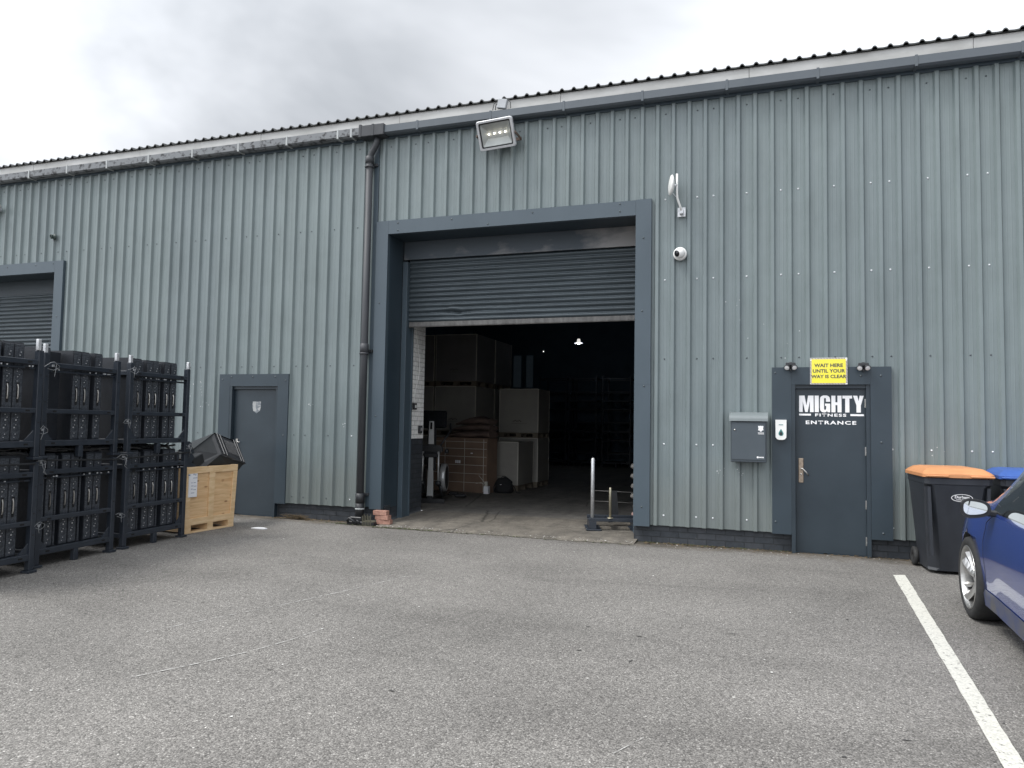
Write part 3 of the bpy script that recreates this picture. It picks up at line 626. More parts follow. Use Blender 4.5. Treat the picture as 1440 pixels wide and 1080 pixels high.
# lettering on the entrance door
m = MB(); S = 0.197; ox, oz = 13.530, 1.672; YL = 0.0105
Mp = [(0, 0), (0, 1), (.31, 1), (.41, .40), (.51, 1), (.82, 1), (.82, 0), (.61, 0), (.61, .66), (.48, 0), (.34, 0), (.2, .66), (.2, 0)]
Gp = [(1.74, .63), (1.74, .74), (1.72, .88), (1.66, .96), (1.56, 1.01), (1.36, 1.01), (1.25, .96), (1.19, .88), (1.175, .74), (1.175, .26), (1.19, .12), (1.25, .03), (1.36, -.01), (1.46, -.01), (1.52, .02), (1.57, .08), (1.60, 0), (1.74, 0), (1.74, .52), (1.455, .52), (1.455, .38), (1.52, .38), (1.52, .22), (1.50, .16), (1.455, .14), (1.41, .16), (1.40, .22), (1.40, .80), (1.415, .84), (1.455, .86), (1.50, .84), (1.51, .80), (1.51, .63)]
Ip = [(.877, 0), (.877, 1), (1.11, 1), (1.11, 0)]
Hp = [(1.81, 0), (1.81, 1), (2.035, 1), (2.035, .60), (2.145, .60), (2.145, 1), (2.37, 1), (2.37, 0), (2.145, 0), (2.145, .43), (2.035, .43), (2.035, 0)]
Tp = [(2.42, 1), (2.95, 1), (2.95, .83), (2.80, .83), (2.80, 0), (2.57, 0), (2.57, .83), (2.42, .83)]
Yp = [(3.0, 1), (3.235, 1), (3.30, .68), (3.365, 1), (3.586, 1), (3.42, .42), (3.42, 0), (3.185, 0), (3.185, .42)]
for P_ in (Mp, Ip, Gp, Hp, Tp, Yp): m.prism([(x * S, z * S) for x, z in P_], (ox, YL, oz), (1, 0, 0), (0, 0, 1), (0, -1, 0), 0.0015)
wd = 3.586 * S
for a, b in ((0.0, 0.185), (0.795, 1.0)): m.box((ox + wd * a, YL - 0.0015, oz - 0.042), (ox + wd * b, YL, oz - 0.020))
wall_text(m, 'FITNESS', ox + wd * 0.49, YL - 0.0012, oz - 0.036, 0.046, 0.0014, 1.75, 1.25)
wall_text(m, 'ENTRANCE', ox + wd * 0.49, YL - 0.0012, oz - 0.125, 0.058, 0.0016, 1.62, 1.22)
m.build('door_lettering', WHITE_PAINT, dr)

# ------------------------------------------------------------------ things fixed to the wall
def fixed(name, loc, label, cat, group=None): return tag(empty(name, loc), label, cat, group)
# yellow sign
s_ = fixed('warning_sign', (13.853, -0.068, 2.155), 'yellow sign reading WAIT HERE UNTIL YOUR WAY IS CLEAR above the entrance door', 'sign')
m = MB(); m.box((-0.203, -0.004, -0.158), (0.203, 0.004, 0.158), 0.001); m.build('backing_plate', WHITE, s_)
m = MB(); m.box((-0.186, -0.0065, -0.141), (0.186, -0.0045, 0.141)); m.build('yellow_panel', YELLOW, s_)
m = MB()
def hatch(x0, x1, z0, z1, horiz):
    n_ = int(((x1 - x0) if horiz else (z1 - z0)) / 0.0165)
    for i in range(n_):
        if horiz: a = x0 + i * 0.0165; m.quad([(a, -0.0055, z0), (a + 0.008, -0.0055, z0), (a + 0.0165, -0.0055, z1), (a + 0.0085, -0.0055, z1)])
        else: a = z0 + i * 0.0165; m.quad([(x0, -0.0055, a), (x1, -0.0055, a + 0.0085), (x1, -0.0055, a + 0.0165), (x0, -0.0055, a + 0.008)])
hatch(-0.200, 0.195, 0.143, 0.156, True); hatch(-0.200, 0.195, -0.156, -0.143, True); hatch(-0.201, -0.188, -0.141, 0.135, False); hatch(0.188, 0.201, -0.141, 0.135, False)
m.build('hatched_border', mat('dark_red_print', (0.12, 0.05, 0.035), 0.5), s_)
m = MB()
for tx, z in (('WAIT HERE', 0.066), ('UNTIL YOUR', 0.0), ('WAY IS CLEAR', -0.066)): wall_text(m, tx, 0, -0.0072, z, 0.056 if tx[0] != 'W' or tx[1:3] != 'AY' else 0.054, 0.0019, 1.05, 1.02)
m.build('sign_lettering', INK, s_)
# twin spot lights either side of the sign
def spot(x, z, label):
    e = fixed('security_spotlight', (x, -0.06, z), label, 'spotlight', 'spotlights on the entrance door trim')
    m = MB(); m.lathe([(0.0001, 0), (0.045, 0), (0.045, 0.03), (0.038, 0.04), (0.0001, 0.04)], (0, 0, 0.0), (0, -1, 0), 20); m.box((-0.055, -0.075, -0.005), (0.055, -0.035, 0.035), 0.008); m.build('housing', BLACK, e)
    for s in (-1, 1):
        h = MB(); d = Vector((0.25 * s, -0.9, -0.45)).normalized(); c = Vector((0.036 * s, -0.06, -0.018))
        h.lathe([(0.0001, -0.03), (0.022, -0.03), (0.034, 0.012), (0.034, 0.03), (0.029, 0.03)], c, d, 18); o = h.build('lamp_head', BLACK, e)
        h = MB(); h.lathe([(0.029, 0.026), (0.018, 0.030), (0.0001, 0.031)], c, d, 18); h.build('lens', mat('frosted_lens', (0.7, 0.7, 0.69), 0.25), o)
    m = MB(); m.lathe([(0.013, 0), (0.011, 0.012), (0.0001, 0.016)], (0, -0.07, -0.055), (0, -0.6, -0.8), 12); m.build('motion_sensor', BLACK, e)
spot(13.432, 2.222, 'small black twin spotlight left of the yellow sign'); spot(14.222, 2.210, 'small black twin spotlight right of the yellow sign')
# letter box
e = fixed('letterbox', (12.955, -0.035, 1.06), 'slate grey wall letterbox with pale curved hood and white crest', 'letterbox')
m = MB(); m.box((-0.205, -0.155, 0.0), (0.205, 0.0, 0.49), 0.006); m.build('box_body', mat('letterbox_grey', (0.052, 0.066, 0.078), 0.5, col2=(0.046, 0.058, 0.069)), e)
m = MB(); m.box((-0.19, -0.162, 0.03), (0.19, -0.1552, 0.47), 0.002); o = m.build('letterbox_door', mat('letterbox_front', (0.062, 0.078, 0.092), 0.5, col2=(0.054, 0.069, 0.082)), e)
m = MB(); hp = [(0.0, 0.505), (0.0, 0.60)] + [(-0.175 * math.sin(R(a)), 0.505 + 0.097 * math.cos(R(a))) for a in range(8, 91, 8)] + [(-0.178, 0.492), (-0.172, 0.492), (-0.165, 0.503)]
m.prism(hp, (-0.222, 0, 0), (0, 1, 0), (0, 0, 1), (1, 0, 0), 0.444); m.build('hood', mat('pale_grey_hood', (0.17, 0.195, 0.20), 0.4), e)
m = MB(); m.lathe([(0.011, 0), (0.010, 0.006), (0.0001, 0.007)], (-0.158, -0.163, 0.385), (0, -1, 0), 12); m.build('lock', STEEL, o)
m = MB()
cr = [(-.5, .5), (-.34, .62), (-.2, .5), (0, .64), (.2, .5), (.34, .62), (.5, .5), (.40, .1), (.5, -.25), (.2, -.3), (.12, -.52), (-.12, -.52), (-.2, -.3), (-.5, -.25), (-.40, .1)]
m.prism([(x * 0.062, z * 0.062) for x, z in cr], (0.14, -0.1635, 0.40), (1, 0, 0), (0, 0, 1), (0, -1, 0), 0.0012)
for k in range(6): m.box((0.108 + k * 0.0115, -0.1645, 0.348), (0.116 + k * 0.0115, -0.1632, 0.357))
for k in range(6): m.box((0.110 + k * 0.0115, -0.1645, 0.336), (0.117 + k * 0.0115, -0.1632, 0.343))
m.lathe([(0.012, 0), (0.0001, 0.001)], (0.105, -0.1632, 0.062), (0, -1, 0), 12)
for k in range(4): m.box((0.122 + k * 0.0135, -0.1645, 0.055), (0.132 + k * 0.0135, -0.1632, 0.069))
m.build('crest_print', WHITE_PAINT, o)
# soap dispenser
e = fixed('soap_dispenser', (13.322, -0.056, 1.455), 'white wall sanitiser dispenser with a green drop left of the entrance door', 'dispenser')
m = MB(); shp = [(-.062, .118), (.062, .118), (.060, -.09), (.045, -.112), (.02, -.12), (-.02, -.12), (-.045, -.112), (-.060, -.09)]
m.prism(shp, (0, 0, 0), (1, 0, 0), (0, 0, 1), (0, -1, 0), 0.085); bmesh.ops.remove_doubles(m.bm, verts=m.bm.verts, dist=1e-5); m.build('dispenser_body', WHITE, e)
m = MB(); dr_ = [(0.028 * math.sin(R(a)) , -0.045 + 0.028 * -math.cos(R(a))) for a in range(-120, 121, 20)] + [(0, 0.012)]
m.prism([(x, z) for x, z in dr_], (0, -0.0855, 0), (1, 0, 0), (0, 0, 1), (0, -1, 0), 0.002, 0)
m.box((-0.025, -0.0872, 0.055), (0.025, -0.0855, 0.063), mi=0)
m.prism([(x * .55, -0.02 + z * .62) for x, z in dr_], (0, -0.0878, 0), (1, 0, 0), (0, 0, 1), (0, -1, 0), 0.002, 1)
m.build('drop_mark', [TEAL, BLACK], e)
# dome camera
e = fixed('security_camera', (12.125, -0.034, 3.66), 'round white turret security camera beside the loading door', 'camera')
m = MB(); m.lathe([(0.0001, 0), (0.085, 0), (0.085, 0.035), (0.072, 0.055), (0.0001, 0.056)], (0, 0, 0), (0, -1, 0), 28); m.build('base_ring', WHITE, e)
d = Vector((-0.55, -0.75, -0.25)).normalized()
m = MB(); m.lathe([(0.0001, -0.066)] + [(0.066 * math.sin(R(a)), -0.066 * math.cos(R(a))) for a in range(15, 141, 12)] + [(0.04, 0.052)], (0, -0.075, 0), d, 28); o = m.build('camera_ball', WHITE, e)
m = MB(); m.lathe([(0.042, 0.048), (0.040, 0.054), (0.022, 0.050), (0.020, 0.056), (0.0001, 0.060)], (0, -0.075, 0), d, 24); m.build('lens', BLACK_GLOSS, o)
# antenna dish
e = fixed('dish_antenna', (12.14, -0.034, 4.20), 'small white dish antenna on a cranked mast beside the loading door', 'antenna')
m = MB(); m.tube([(0.0, -0.05, 0.0), (-0.005, -0.09, 0.04), (-0.04, -0.13, 0.15), (-0.045, -0.135, 0.22), (-0.045, -0.135, 0.46)], 0.014, 12); m.build('mast', WHITE, e)
m = MB(); m.box((-0.05, -0.012, -0.06), (0.05, 0.0, 0.06), 0.003); m.box((-0.02, -0.07, -0.035), (0.025, -0.01, 0.03), 0.004); m.build('wall_bracket', GALV, e)
d = Vector((-0.93, -0.30, 0.05)).normalized(); c = Vector((-0.095, -0.16, 0.31))
m = MB(); m.lathe([(0.0001, 0.0), (0.06, 0.006), (0.10, 0.018), (0.128, 0.036), (0.130, 0.04), (0.122, 0.052), (0.08, 0.062), (0.0001, 0.066)], c - d * 0.02, d, 28); m.build('dish', WHITE, e)
m = MB(); m.tube([c, Vector((-0.045, -0.135, 0.31))], 0.018, 8); m.tube([c + Vector((0, 0, -0.10)), Vector((-0.05, -0.135, 0.16))], 0.004, 6); m.build('clamp', GALV, e)
# flood light
e = fixed('floodlight', (9.69, -0.06, 5.43), 'large silver framed floodlight with four lit LEDs under the gutter', 'floodlight')
e2 = Matrix.Translation((0, -0.24, -0.03)) @ Matrix.Rotation(R(24), 4, 'X') @ Matrix.Rotation(R(-3), 4, 'Y')
def inM(mb): mb.bm.transform(e2); return mb
m = MB(); fw_, fh_ = 0.26, 0.195
def rrect(w, h, r, n_=5):
    p = []
    for cx_, cz_, a0 in ((w - r, h - r, 0), (-w + r, h - r, 90), (-w + r, -h + r, 180), (w - r, -h + r, 270)):
        for k in range(n_ + 1): a = R(a0 + 90 * k / n_); p.append((cx_ + r * math.cos(a), cz_ + r * math.sin(a)))
    return p
def ring(mb, A, B_, ya, yb, mi=0):
    for i in range(len(A)):
        j = (i + 1) % len(A); mb.quad([(A[i][0], ya, A[i][1]), (A[j][0], ya, A[j][1]), (B_[j][0], yb, B_[j][1]), (B_[i][0], yb, B_[i][1])], mi)
a, b, c_, d_ = rrect(fw_, fh_, 0.03), rrect(fw_ - 0.006, fh_ - 0.006, 0.03), rrect(fw_ - 0.03, fh_ - 0.03, 0.02), rrect(fw_ - 0.032, fh_ - 0.032, 0.02)
ring(m, a, a, 0.03, -0.012); ring(m, a, b, -0.012, -0.02); ring(m, b, c_, -0.02, -0.02); ring(m, c_, d_, -0.02, 0.0); ring(m, a, c_, 0.03, 0.03)
inM(m).build('bezel', mat('silver_bezel', (0.62, 0.63, 0.65), 0.4, metal=0.4), e)
m = MB(); e_ = rrect(fw_ - 0.05, fh_ - 0.05, 0.015); f_ = rrect(0.145, 0.05, 0.01)
ring(m, d_, e_, -0.002, 0.0, 1); ring(m, e_, f_, 0.0, 0.075, 0); m.prism(f_, (0, 0.075, 0), (1, 0, 0), (0, 0, 1), (0, 1, 0), 0.002, 0)
inM(m).build('reflector', [REFL, BLACK], e)
for k in range(4):
    m = MB(); m.lathe([(0.014, 0), (0.013, 0.008), (0.0001, 0.010)], (-0.12 + k * 0.08, 0.050, 0.012), (0, -1, 0), 12); inM(m).build('led', LEDM, e)
m = MB(); m.box((-0.20, 0.082, -0.15), (0.20, 0.12, 0.15), 0.01)
for k in range(12): m.box((-0.19 + k * 0.034, 0.119, -0.14), (-0.182 + k * 0.034, 0.15, 0.14))
inM(m).build('heat_sink', BLACK, e)
m = MB(); m.box((-0.285, -0.26, -0.05), (-0.272, 0.0, -0.02)); m.box((0.272, -0.26, -0.05), (0.285, 0.0, -0.02)); m.box((-0.285, -0.005, -0.055), (0.285, 0.012, -0.015)); m.build('yoke', mat('rust_brown_bracket', (0.12, 0.08, 0.06), 0.6), e)
# box with cable above the gutter
e = fixed('junction_box', (9.70, -0.12, 5.80), 'small pale junction box with looped cables on the gutter edge', 'junction box')
m = MB(); m.obox((0.02, -0.03, 0.075), (0.13, 0.06, 0.13), Matrix.Rotation(R(12), 3, 'Y'), 0.006); m.build('box_shell', mat('pale_grey_box', (0.42, 0.44, 0.46), 0.5), e)
m = MB(); m.tube([(-0.04, -0.03, 0.13), (-0.10, -0.04, 0.09), (-0.12, -0.04, 0.0)], 0.006, 6); m.tube([(-0.03, -0.03, 0.11), (-0.07, -0.045, 0.07), (-0.08, -0.04, 0.0)], 0.006, 6); m.tube([(0.10, -0.03, 0.13), (0.14, -0.04, 0.08), (0.145, -0.04, 0.0)], 0.006, 6); m.build('cable', BLACK, e)
# lamp at the far left edge, and the small grey nozzle by the left roller door
e = fixed('wall_lamp', (-0.04, -0.034, 5.20), 'pale bulkhead lamp at the far left under the gutter', 'wall lamp')
m = MB(); m.obox((0.0, -0.13, 0.03), (0.30, 0.10, 0.10), Matrix.Rotation(R(-30), 3, 'X'), 0.02); m.build('lamp_housing', mat('aged_white_housing', (0.5, 0.5, 0.47), 0.5, col2=(0.3, 0.3, 0.28), scale=12), e)
m = MB(); m.box((-0.05, -0.10, -0.03), (0.05, 0.0, 0.04), 0.005); m.build('bracket', GALV, e)
e = fixed('wall_nozzle', (1.355, -0.034, 4.61), 'short dark green pipe stub poking from the wall above the left roller door', 'pipe stub')
m = MB(); m.lathe([(0.055, 0), (0.055, 0.02), (0.035, 0.025), (0.035, 0.05), (0.040, 0.055), (0.040, 0.075), (0.03, 0.075), (0.03, 0.03)], (0, 0, 0), (-0.35, -1, -0.05), 16); m.build('pipe_stub', mat('dark_green_pipe', (0.035, 0.055, 0.05), 0.5), e)
# sockets and cable on the white brick pier
e = fixed('electrical_socket', (7.966, 0.86, 1.72), 'small black switch box on the white brick pier', 'switch')
m = MB(); m.box((0, -0.05, -0.05), (0.035, 0.05, 0.05), 0.004); m.build('box_shell', BLACK, e); m = MB(); m.box((0.036, -0.022, -0.025), (0.042, 0.022, 0.02)); m.build('rocker', WHITE, e)
e = fixed('electrical_socket', (7.966, 1.07, 1.36), 'small grey switch at the foot of the white brickwork', 'switch')
m = MB(); m.box((0, -0.045, -0.06), (0.04, 0.045, 0.06), 0.004); m.build('box_shell', BLACK, e); m = MB(); m.box((0.041, -0.02, -0.02), (0.046, 0.02, 0.03)); m.build('rocker', GALV, e)
m = MB(); m.tube([(7.975, 0.86, 1.78), (7.975, 0.88, 1.95), (7.99, 0.97, 2.2), (7.99, 0.98, 2.45), (7.98, 0.92, 2.7), (7.97, 0.87, 2.95)], 0.006, 6)
tag(m.build('wall_cable', WHITE), 'loose white cable hanging on the white brick pier', 'cable')

# ------------------------------------------------------------------ ground litter, drain, bricks
e = tag(empty('drain_gully', (7.63, -0.10, 0.0)), 'black plastic drain gully under the rainwater pipe', 'drain')
m = MB(); m.box((-0.14, -0.12, 0.0), (0.30, 0.125, 0.05), 0.006); m.box((-0.11, -0.09, 0.0505), (0.08, 0.09, 0.11), 0.01); m.build('gully_body', BLACK, e)
m = MB()
for k in range(6): m.box((0.115 + k * 0.026, -0.123, 0.0), (0.127 + k * 0.026, -0.121, 0.14 + 0.02 * (k % 2)))
m.box((0.11, -0.121, 0.05), (0.29, 0.05, 0.06)); m.build('grating', mat('mossy_grate', (0.09, 0.085, 0.06), 0.8), e)
m = MB(); m.tube([(-0.10, -0.08, 0.02), (-0.12, -0.14, 0.06), (-0.07, -0.16, 0.10), (-0.02, -0.14, 0.06), (0.02, -0.12, 0.02)], 0.018, 8); m.tube([(0.02, -0.14, 0.02), (0.06, -0.165, 0.07), (0.10, -0.14, 0.03)], 0.014, 8); m.build('hose_loop', BLACK, e)
def brick(x, y, z, rz, lab):
    m = MB(); m.box((-0.105, -0.05, 0), (0.105, 0.05, 0.063), 0.004); o = m.build('loose_brick', BRICK_RED); o.location = (x, y, z); o.rotation_euler = (0, 0, R(rz)); tag(o, lab, 'brick', 'loose bricks at the door corner')
brick(8.02, -0.075, 0.02, 4, 'bottom brick of the small stack at the loading door corner'); brick(8.00, -0.08, 0.0835, -3, 'middle brick of the small stack at the loading door corner'); brick(7.97, -0.085, 0.147, 2, 'top brick of the small stack at the loading door corner')
m = MB(); pp = [(-0.10, -0.04), (-0.03, -0.055), (0.10, -0.035), (0.12, 0.01), (0.04, 0.05), (-0.07, 0.045)]
m.prism(pp, (6.70, -1.12, 0.004), (1, 0, 0), (0, 1, 0), (0, 0, 1), 0.012); tag(m.build('paper_scrap', PAPER), 'scrap of white paper on the tarmac near the left steel door', 'paper')
m = MB()
def fleck(x, y, s, z=0.003):
    a = random.uniform(0, 6.28); n_ = random.choice((4, 5)); pts = [(x + s * math.cos(a + 6.283 * k / n_) * random.uniform(.6, 1.2), y + s * math.sin(a + 6.283 * k / n_) * random.uniform(.5, 1), z + random.uniform(0, s * .5)) for k in range(n_)]
    m.quad(pts)
for _ in range(90):
    y = -random.uniform(0.3, 8.2); fleck(random.uniform(7.5, 15.0), y, random.uniform(0.004, 0.011))
for _ in range(60): fleck(random.uniform(11.8, 14.6), -random.uniform(0.0, 0.3), random.uniform(0.004, 0.013))
for _ in range(170): fleck(random.uniform(8.0, 11.6), -random.gauss(0.2, 0.10), random.uniform(0.005, 0.015), 0.018)
tag(m.build('pale_grit', GRIT), 'pale stone chips scattered over the tarmac', 'grit', kind='stuff')
m = MB()
for _ in range(70):
    gx, gy = random.uniform(4.0, 15.5), -random.uniform(0.8, 8.6); a = random.gauss(0.1, 0.5); L_ = random.uniform(.008, .03); wd_ = random.uniform(.003, .008); ca, sa = math.cos(a), math.sin(a); prev = None
    for i in range(5):
        t = i / 4 - .5; w_ = wd_ * (1 - abs(2 * t) ** 2) + .001; jx = random.uniform(-.004, .004); cxx, cyy = gx + ca * t * L_ * 2 - sa * jx, gy + sa * t * L_ * 2 + ca * jx; cur = ((cxx - sa * w_, cyy + ca * w_, .0035), (cxx + sa * w_, cyy - ca * w_, .0035))
        if prev: m.quad([prev[0], prev[1], cur[1], cur[0]])
        prev = cur
tag(m.build('tar_specks', mat('dark_tar', (0.06, 0.058, 0.055), 0.7)), 'short dark tar specks and pits scattered over the tarmac', 'tar specks', kind='stuff')
m = MB()
for _ in range(900):
    x = random.choice((random.uniform(1.6, 7.9), random.uniform(6.1, 7.9), random.uniform(11.7, 16), random.uniform(11.7, 13.5)))
    fleck(x, 0.03 - abs(random.gauss(0, 0.09)), random.uniform(0.006, 0.022))
for _ in range(420):
    s = random.gauss(0, 0.13); x = 6.55 + s; fleck(x, -0.02 - abs(random.gauss(0, 0.05)), random.uniform(0.005, 0.018), 0.004 + random.uniform(0, 0.05) * max(0, 1 - abs(s) / .3))
for _ in range(40):
    x = random.uniform(6.35, 6.75); m.tube([(x, -0.05, 0.01), (x + random.uniform(-.07, .07), -0.08 + random.uniform(-.03, .03), 0.06), (x + random.uniform(-.16, .16), -0.10, random.uniform(0.01, 0.09))], 0.0018, 4, caps=False)
tag(m.build('leaf_litter', LEAF), 'dry leaves and twigs blown against the foot of the wall', 'leaf litter', kind='stuff')
m = MB()
for _ in range(700):
    x = random.choice((random.gauss(7.55, 0.2), random.gauss(8.2, 0.5), random.uniform(11.6, 13.4), random.uniform(8, 11.6))); fleck(x, -0.30 + random.gauss(0, 0.03) if x < 11.6 and x > 7.95 and True else -0.16 - abs(random.gauss(0, 0.05)) if x < 9 else 0.02 - abs(random.gauss(0, .03)), random.uniform(0.006, 0.02), 0.004)
tag(m.build('moss_growth', MOSS), 'patchy moss along the edge of the wall and drain', 'moss', kind='stuff')

# ------------------------------------------------------------------ black steel stillages with slim cases
def make_rack():
    W, D, H = 0.95, 0.98, 1.05; t = 0.028
    root = empty('steel_stillage'); 
    for x in (0, W):
        for y in (0, D):
            m = MB(); m.box((x - t, y - t, 0.025), (x + t, y + t, 1.03), 0.004)
            for z in (0.35, 0.55, 0.80): m.cyl((x, y - t + .001, z), (x, y - t - 0.004, z), 0.008, n=8, mi=1)
            p = m.build('post', [RACK, BLACK], root)
            m = MB(); m.box((x - 0.048, y - 0.048, 0.0), (x + 0.048, y + 0.048, 0.024), 0.003); m.build('foot_plate', RACK, p)
    def rail(z, h, y, d=0.05):
        m = MB(); m.box((t + 0.001, y - d / 2, z - h / 2), (W - t - 0.001, y + d / 2, z + h / 2), 0.004)
        if y < 0.1:
            for x in (0.12, W - 0.12): m.box((x - 0.022, y - d / 2 - 0.002, z - 0.008), (x + 0.022, y - d / 2 + .001, z + 0.008), mi=1)
        m.build('rail', [RACK, DARKVOID], root)
    for y in (0, D):
        rail(0.145, 0.058, y); rail(0.46, 0.045, y); rail(0.915, 0.048, y)
    rail(0.858, 0.020, 0.012, 0.02)
    for x in (0, W):
        for z in (0.145, 0.915):
            m = MB(); m.box((x - 0.025, t + 0.001, z - 0.025), (x + 0.025, D - t - 0.001, z + 0.025), 0.004); m.build('side_rail', RACK, root)
    for y in (0, D): m = MB(); m.box((W / 2 - 0.028, y - 0.025, 0.0), (W / 2 + 0.028, y + 0.025, 0.115), 0.003); m.build('fork_block', RACK, root)
    for sx_, x in ((1, t), (-1, W - t)):
        m = MB(); m.prism([(0, 0), (0.10 * sx_, 0), (0, 0.10)], (x, -0.01, 0.175), (1, 0, 0), (0, 0, 1), (0, 1, 0), 0.012); m.build('gusset', RACK, root)
    m = MB(); m.box((t, t, 0.150), (W - t, D - t, 0.168)); m.build('deck', BLACK, root)
    return root
def make_case():
    root = empty('slim_case'); w, d, h = 0.106, 0.86, 0.92
    m = MB()
    prof_ = [(0, 0), (0, h - 0.025), (0.010, h), (d - 0.02, h), (d, h - 0.03), (d, 0)]
    m.prism(prof_, (-w / 2, 0, 0), (0, 1, 0), (0, 0, 1), (1, 0, 0), w); m.build('shell', CASE, root)
    m = MB(); m.box((-w / 2 + 0.007, -0.006, 0.01), (w / 2 - 0.007, -0.0005, h - 0.02), 0.002)
    for z, s in ((0.04, .004), (0.07, .004), (0.13, .006), (0.155, .004), (0.20, .007), (0.225, .004), (0.25, .004), (0.30, .003), (0.56, .003), (0.60, .004), (0.62, .003), (0.65, .003), (0.68, .004), (0.80, .005), (0.83, .004)):
        x = ((z * 977) % 1 - .5) * 0.035; m.box((x - s, -0.010, z - s), (x + s, -0.0055, z + s), mi=1)
    st = m.build('edge_strip', [CASE_F, GALV], root)
    m = MB(); m.box((w / 2 + 0.001, 0.030, 0.0), (w / 2 + 0.022, 0.80, h - 0.04)); m.box((w / 2 + 0.006, 0.024, 0.02), (w / 2 + 0.016, 0.0295, h - 0.06), mi=1); m.build('side_frame', [CASE, CASE_F], root)
    m = MB(); m.box((-0.013, -0.0075, 0.36), (0.013, -0.0062, 0.545)); m.build('handle_recess', DARKVOID, st)
    m = MB(); m.tube([(-0.004, -0.010, 0.395), (-0.004, -0.018, 0.42), (-0.004, -0.018, 0.50), (-0.004, -0.010, 0.53)], 0.0055, 6); m.build('handle', STEEL, root)
    return root
rack0 = make_rack(); case0 = make_case(); used = [False, False]
def side_of(L, Rr): return math.atan2(Rr[1] - L[1], Rr[0] - L[0])
ORD = ['leftmost', 'second', 'third', 'fourth', 'fifth', 'rightmost']
STACKS = [('beside the pine crate', (6.37, -3.05), (6.301, -2.095), [.075, .175, .375, .485, .67, .80], [.09, .19, .385, .505, .71, .83]),
          ('of the middle stack', (6.501, -4.203), (6.408, -3.275), [.055, .46, .57, .76], [.075, .19, .38, .50, .71, .83]),
          ('at the left picture edge', (6.735, -5.325), (6.655, -4.397), [.10, .25, .40, .56, .70, .815], [.10, .25, .40, .56, .715, .825])]
for lab, L, Rr, up, lo in STACKS:
    ang = side_of(L, Rr)
    for tier, fr in ((0, lo), (1, up)):
        z = 0.0 if tier == 0 else 1.052
        r_ = rack0 if not used[0] else copy_tree(rack0); used[0] = True
        r_.location = (L[0], L[1], z + 0.001); r_.rotation_euler = (0, 0, ang + R(0.4 * tier))
        tag(r_, ('lower' if tier == 0 else 'upper') + ' black steel stillage ' + lab, 'stillage', 'black steel stillages stacked two high')
        for k, q in enumerate(fr):
            c_ = case0 if not used[1] else copy_tree(case0); used[1] = True
            px, py = 0.95 * q, 0.045 + random.uniform(-0.004, 0.012)
            c_.location = (L[0] + math.cos(ang) * px - math.sin(ang) * py, L[1] + math.sin(ang) * px + math.cos(ang) * py, z + 0.17 + random.uniform(0, 0.004)); c_.rotation_euler = (0, 0, ang + R(random.uniform(-.8, .8)))
            nm = (['leftmost', 'second', 'third', 'rightmost'] if len(fr) == 4 else ORD)[k]
            tag(c_, '%s slim case from the left, %s stillage %s' % (nm, 'lower' if tier == 0 else 'upper', lab) if nm not in ('leftmost', 'rightmost') else '%s black slim case in the %s stillage %s' % (nm, 'lower' if tier == 0 else 'upper', lab), 'case', 'black slim cases standing in the stillages')
# side panel seen between the stacks, a broad case with its flat side forward in the middle upper stillage
L, Rr = STACKS[1][1], STACKS[1][2]; ang = side_of(L, Rr)
e = empty('broad_case', (L[0] + math.cos(ang) * .19 - math.sin(ang) * .16, L[1] + math.sin(ang) * .19 + math.cos(ang) * .16, 1.052 + 0.17), ang); tag(e, 'broad black case showing its flat side in the middle upper stillage', 'case')
m = MB(); m.box((-0.09, 0, 0), (0.16, 0.09, 0.90), 0.006); m.build('shell', CASE, e); m = MB(); m.box((0.0, -0.006, 0.38), (0.028, -0.0005, 0.50), 0.002); m.build('handle_plate', BLACK, e)
e = empty('mesh_front_case', (L[0] + math.cos(ang) * .83 - math.sin(ang) * .30, L[1] + math.sin(ang) * .83 + math.cos(ang) * .30, 1.052 + 0.17), ang); tag(e, 'black case with a honeycomb mesh front at the right of the middle upper stillage', 'case')
m = MB(); m.box((-0.11, 0, 0), (0.085, 0.08, 0.86), 0.006); m.build('shell', CASE, e)
m = MB()
for i in range(9):
    for j in range(34): m.lathe([(0.0085, 0), (0.007, 0.003)], (-0.095 + i * 0.021 + (j % 2) * 0.0105, -0.001, 0.03 + j * 0.0245), (0, -1, 0), 6)
m.build('honeycomb_mesh', CASE_F, e)
L, Rr = STACKS[0][1], STACKS[0][2]; ang = side_of(L, Rr)
e = empty('side_panel_case', (L[0] + math.cos(ang) * .888, L[1] + math.sin(ang) * .888, 0.171), ang); tag(e, 'thin black panel at the right side of the lower stillage beside the pine crate', 'case')
m = MB(); m.box((-0.032, 0.045, 0), (0.030, 0.90, 0.87), 0.004); m.build('shell', CASE, e); m = MB(); m.box((-0.013, 0.038, 0.02), (0.013, 0.0445, 0.85)); m.build('edge_strip', CASE_F, e)
# thin blanking strips standing in the gaps between the cases
for lab, L, Rr, up, lo in STACKS:
    ang = side_of(L, Rr)
    for tier, fr in ((0, lo), (1, up)):
        m = MB()
        for ia, (a, b) in enumerate(zip(fr, fr[1:])):
            gap = (b - a) * .95 - .106
            if .05 < gap < .16:
                for q_ in (.6,):
                    px, py = a * .95 + .053 + gap * q_, .07; cs, sn = math.cos(ang), math.sin(ang); t = MB(); t.box((-.011, 0, 0), (.011, .03, .90), .002); t.bm.transform(Matrix.Translation((L[0] + cs * px - sn * py, L[1] + sn * px + cs * py, (0, 1.052)[tier] + .171)) @ Matrix.Rotation(ang, 4, 'Z')); m.merge(t.bm, 0)
                    if len(m.bm.faces):
                        tag(m.build('filler_strip', CASE_F), 'thin dark strip right of the %s case, %s stillage %s' % (ORD[ia], ('lower', 'upper')[tier], lab), 'strip', 'thin strips between the slim cases'); m = MB()
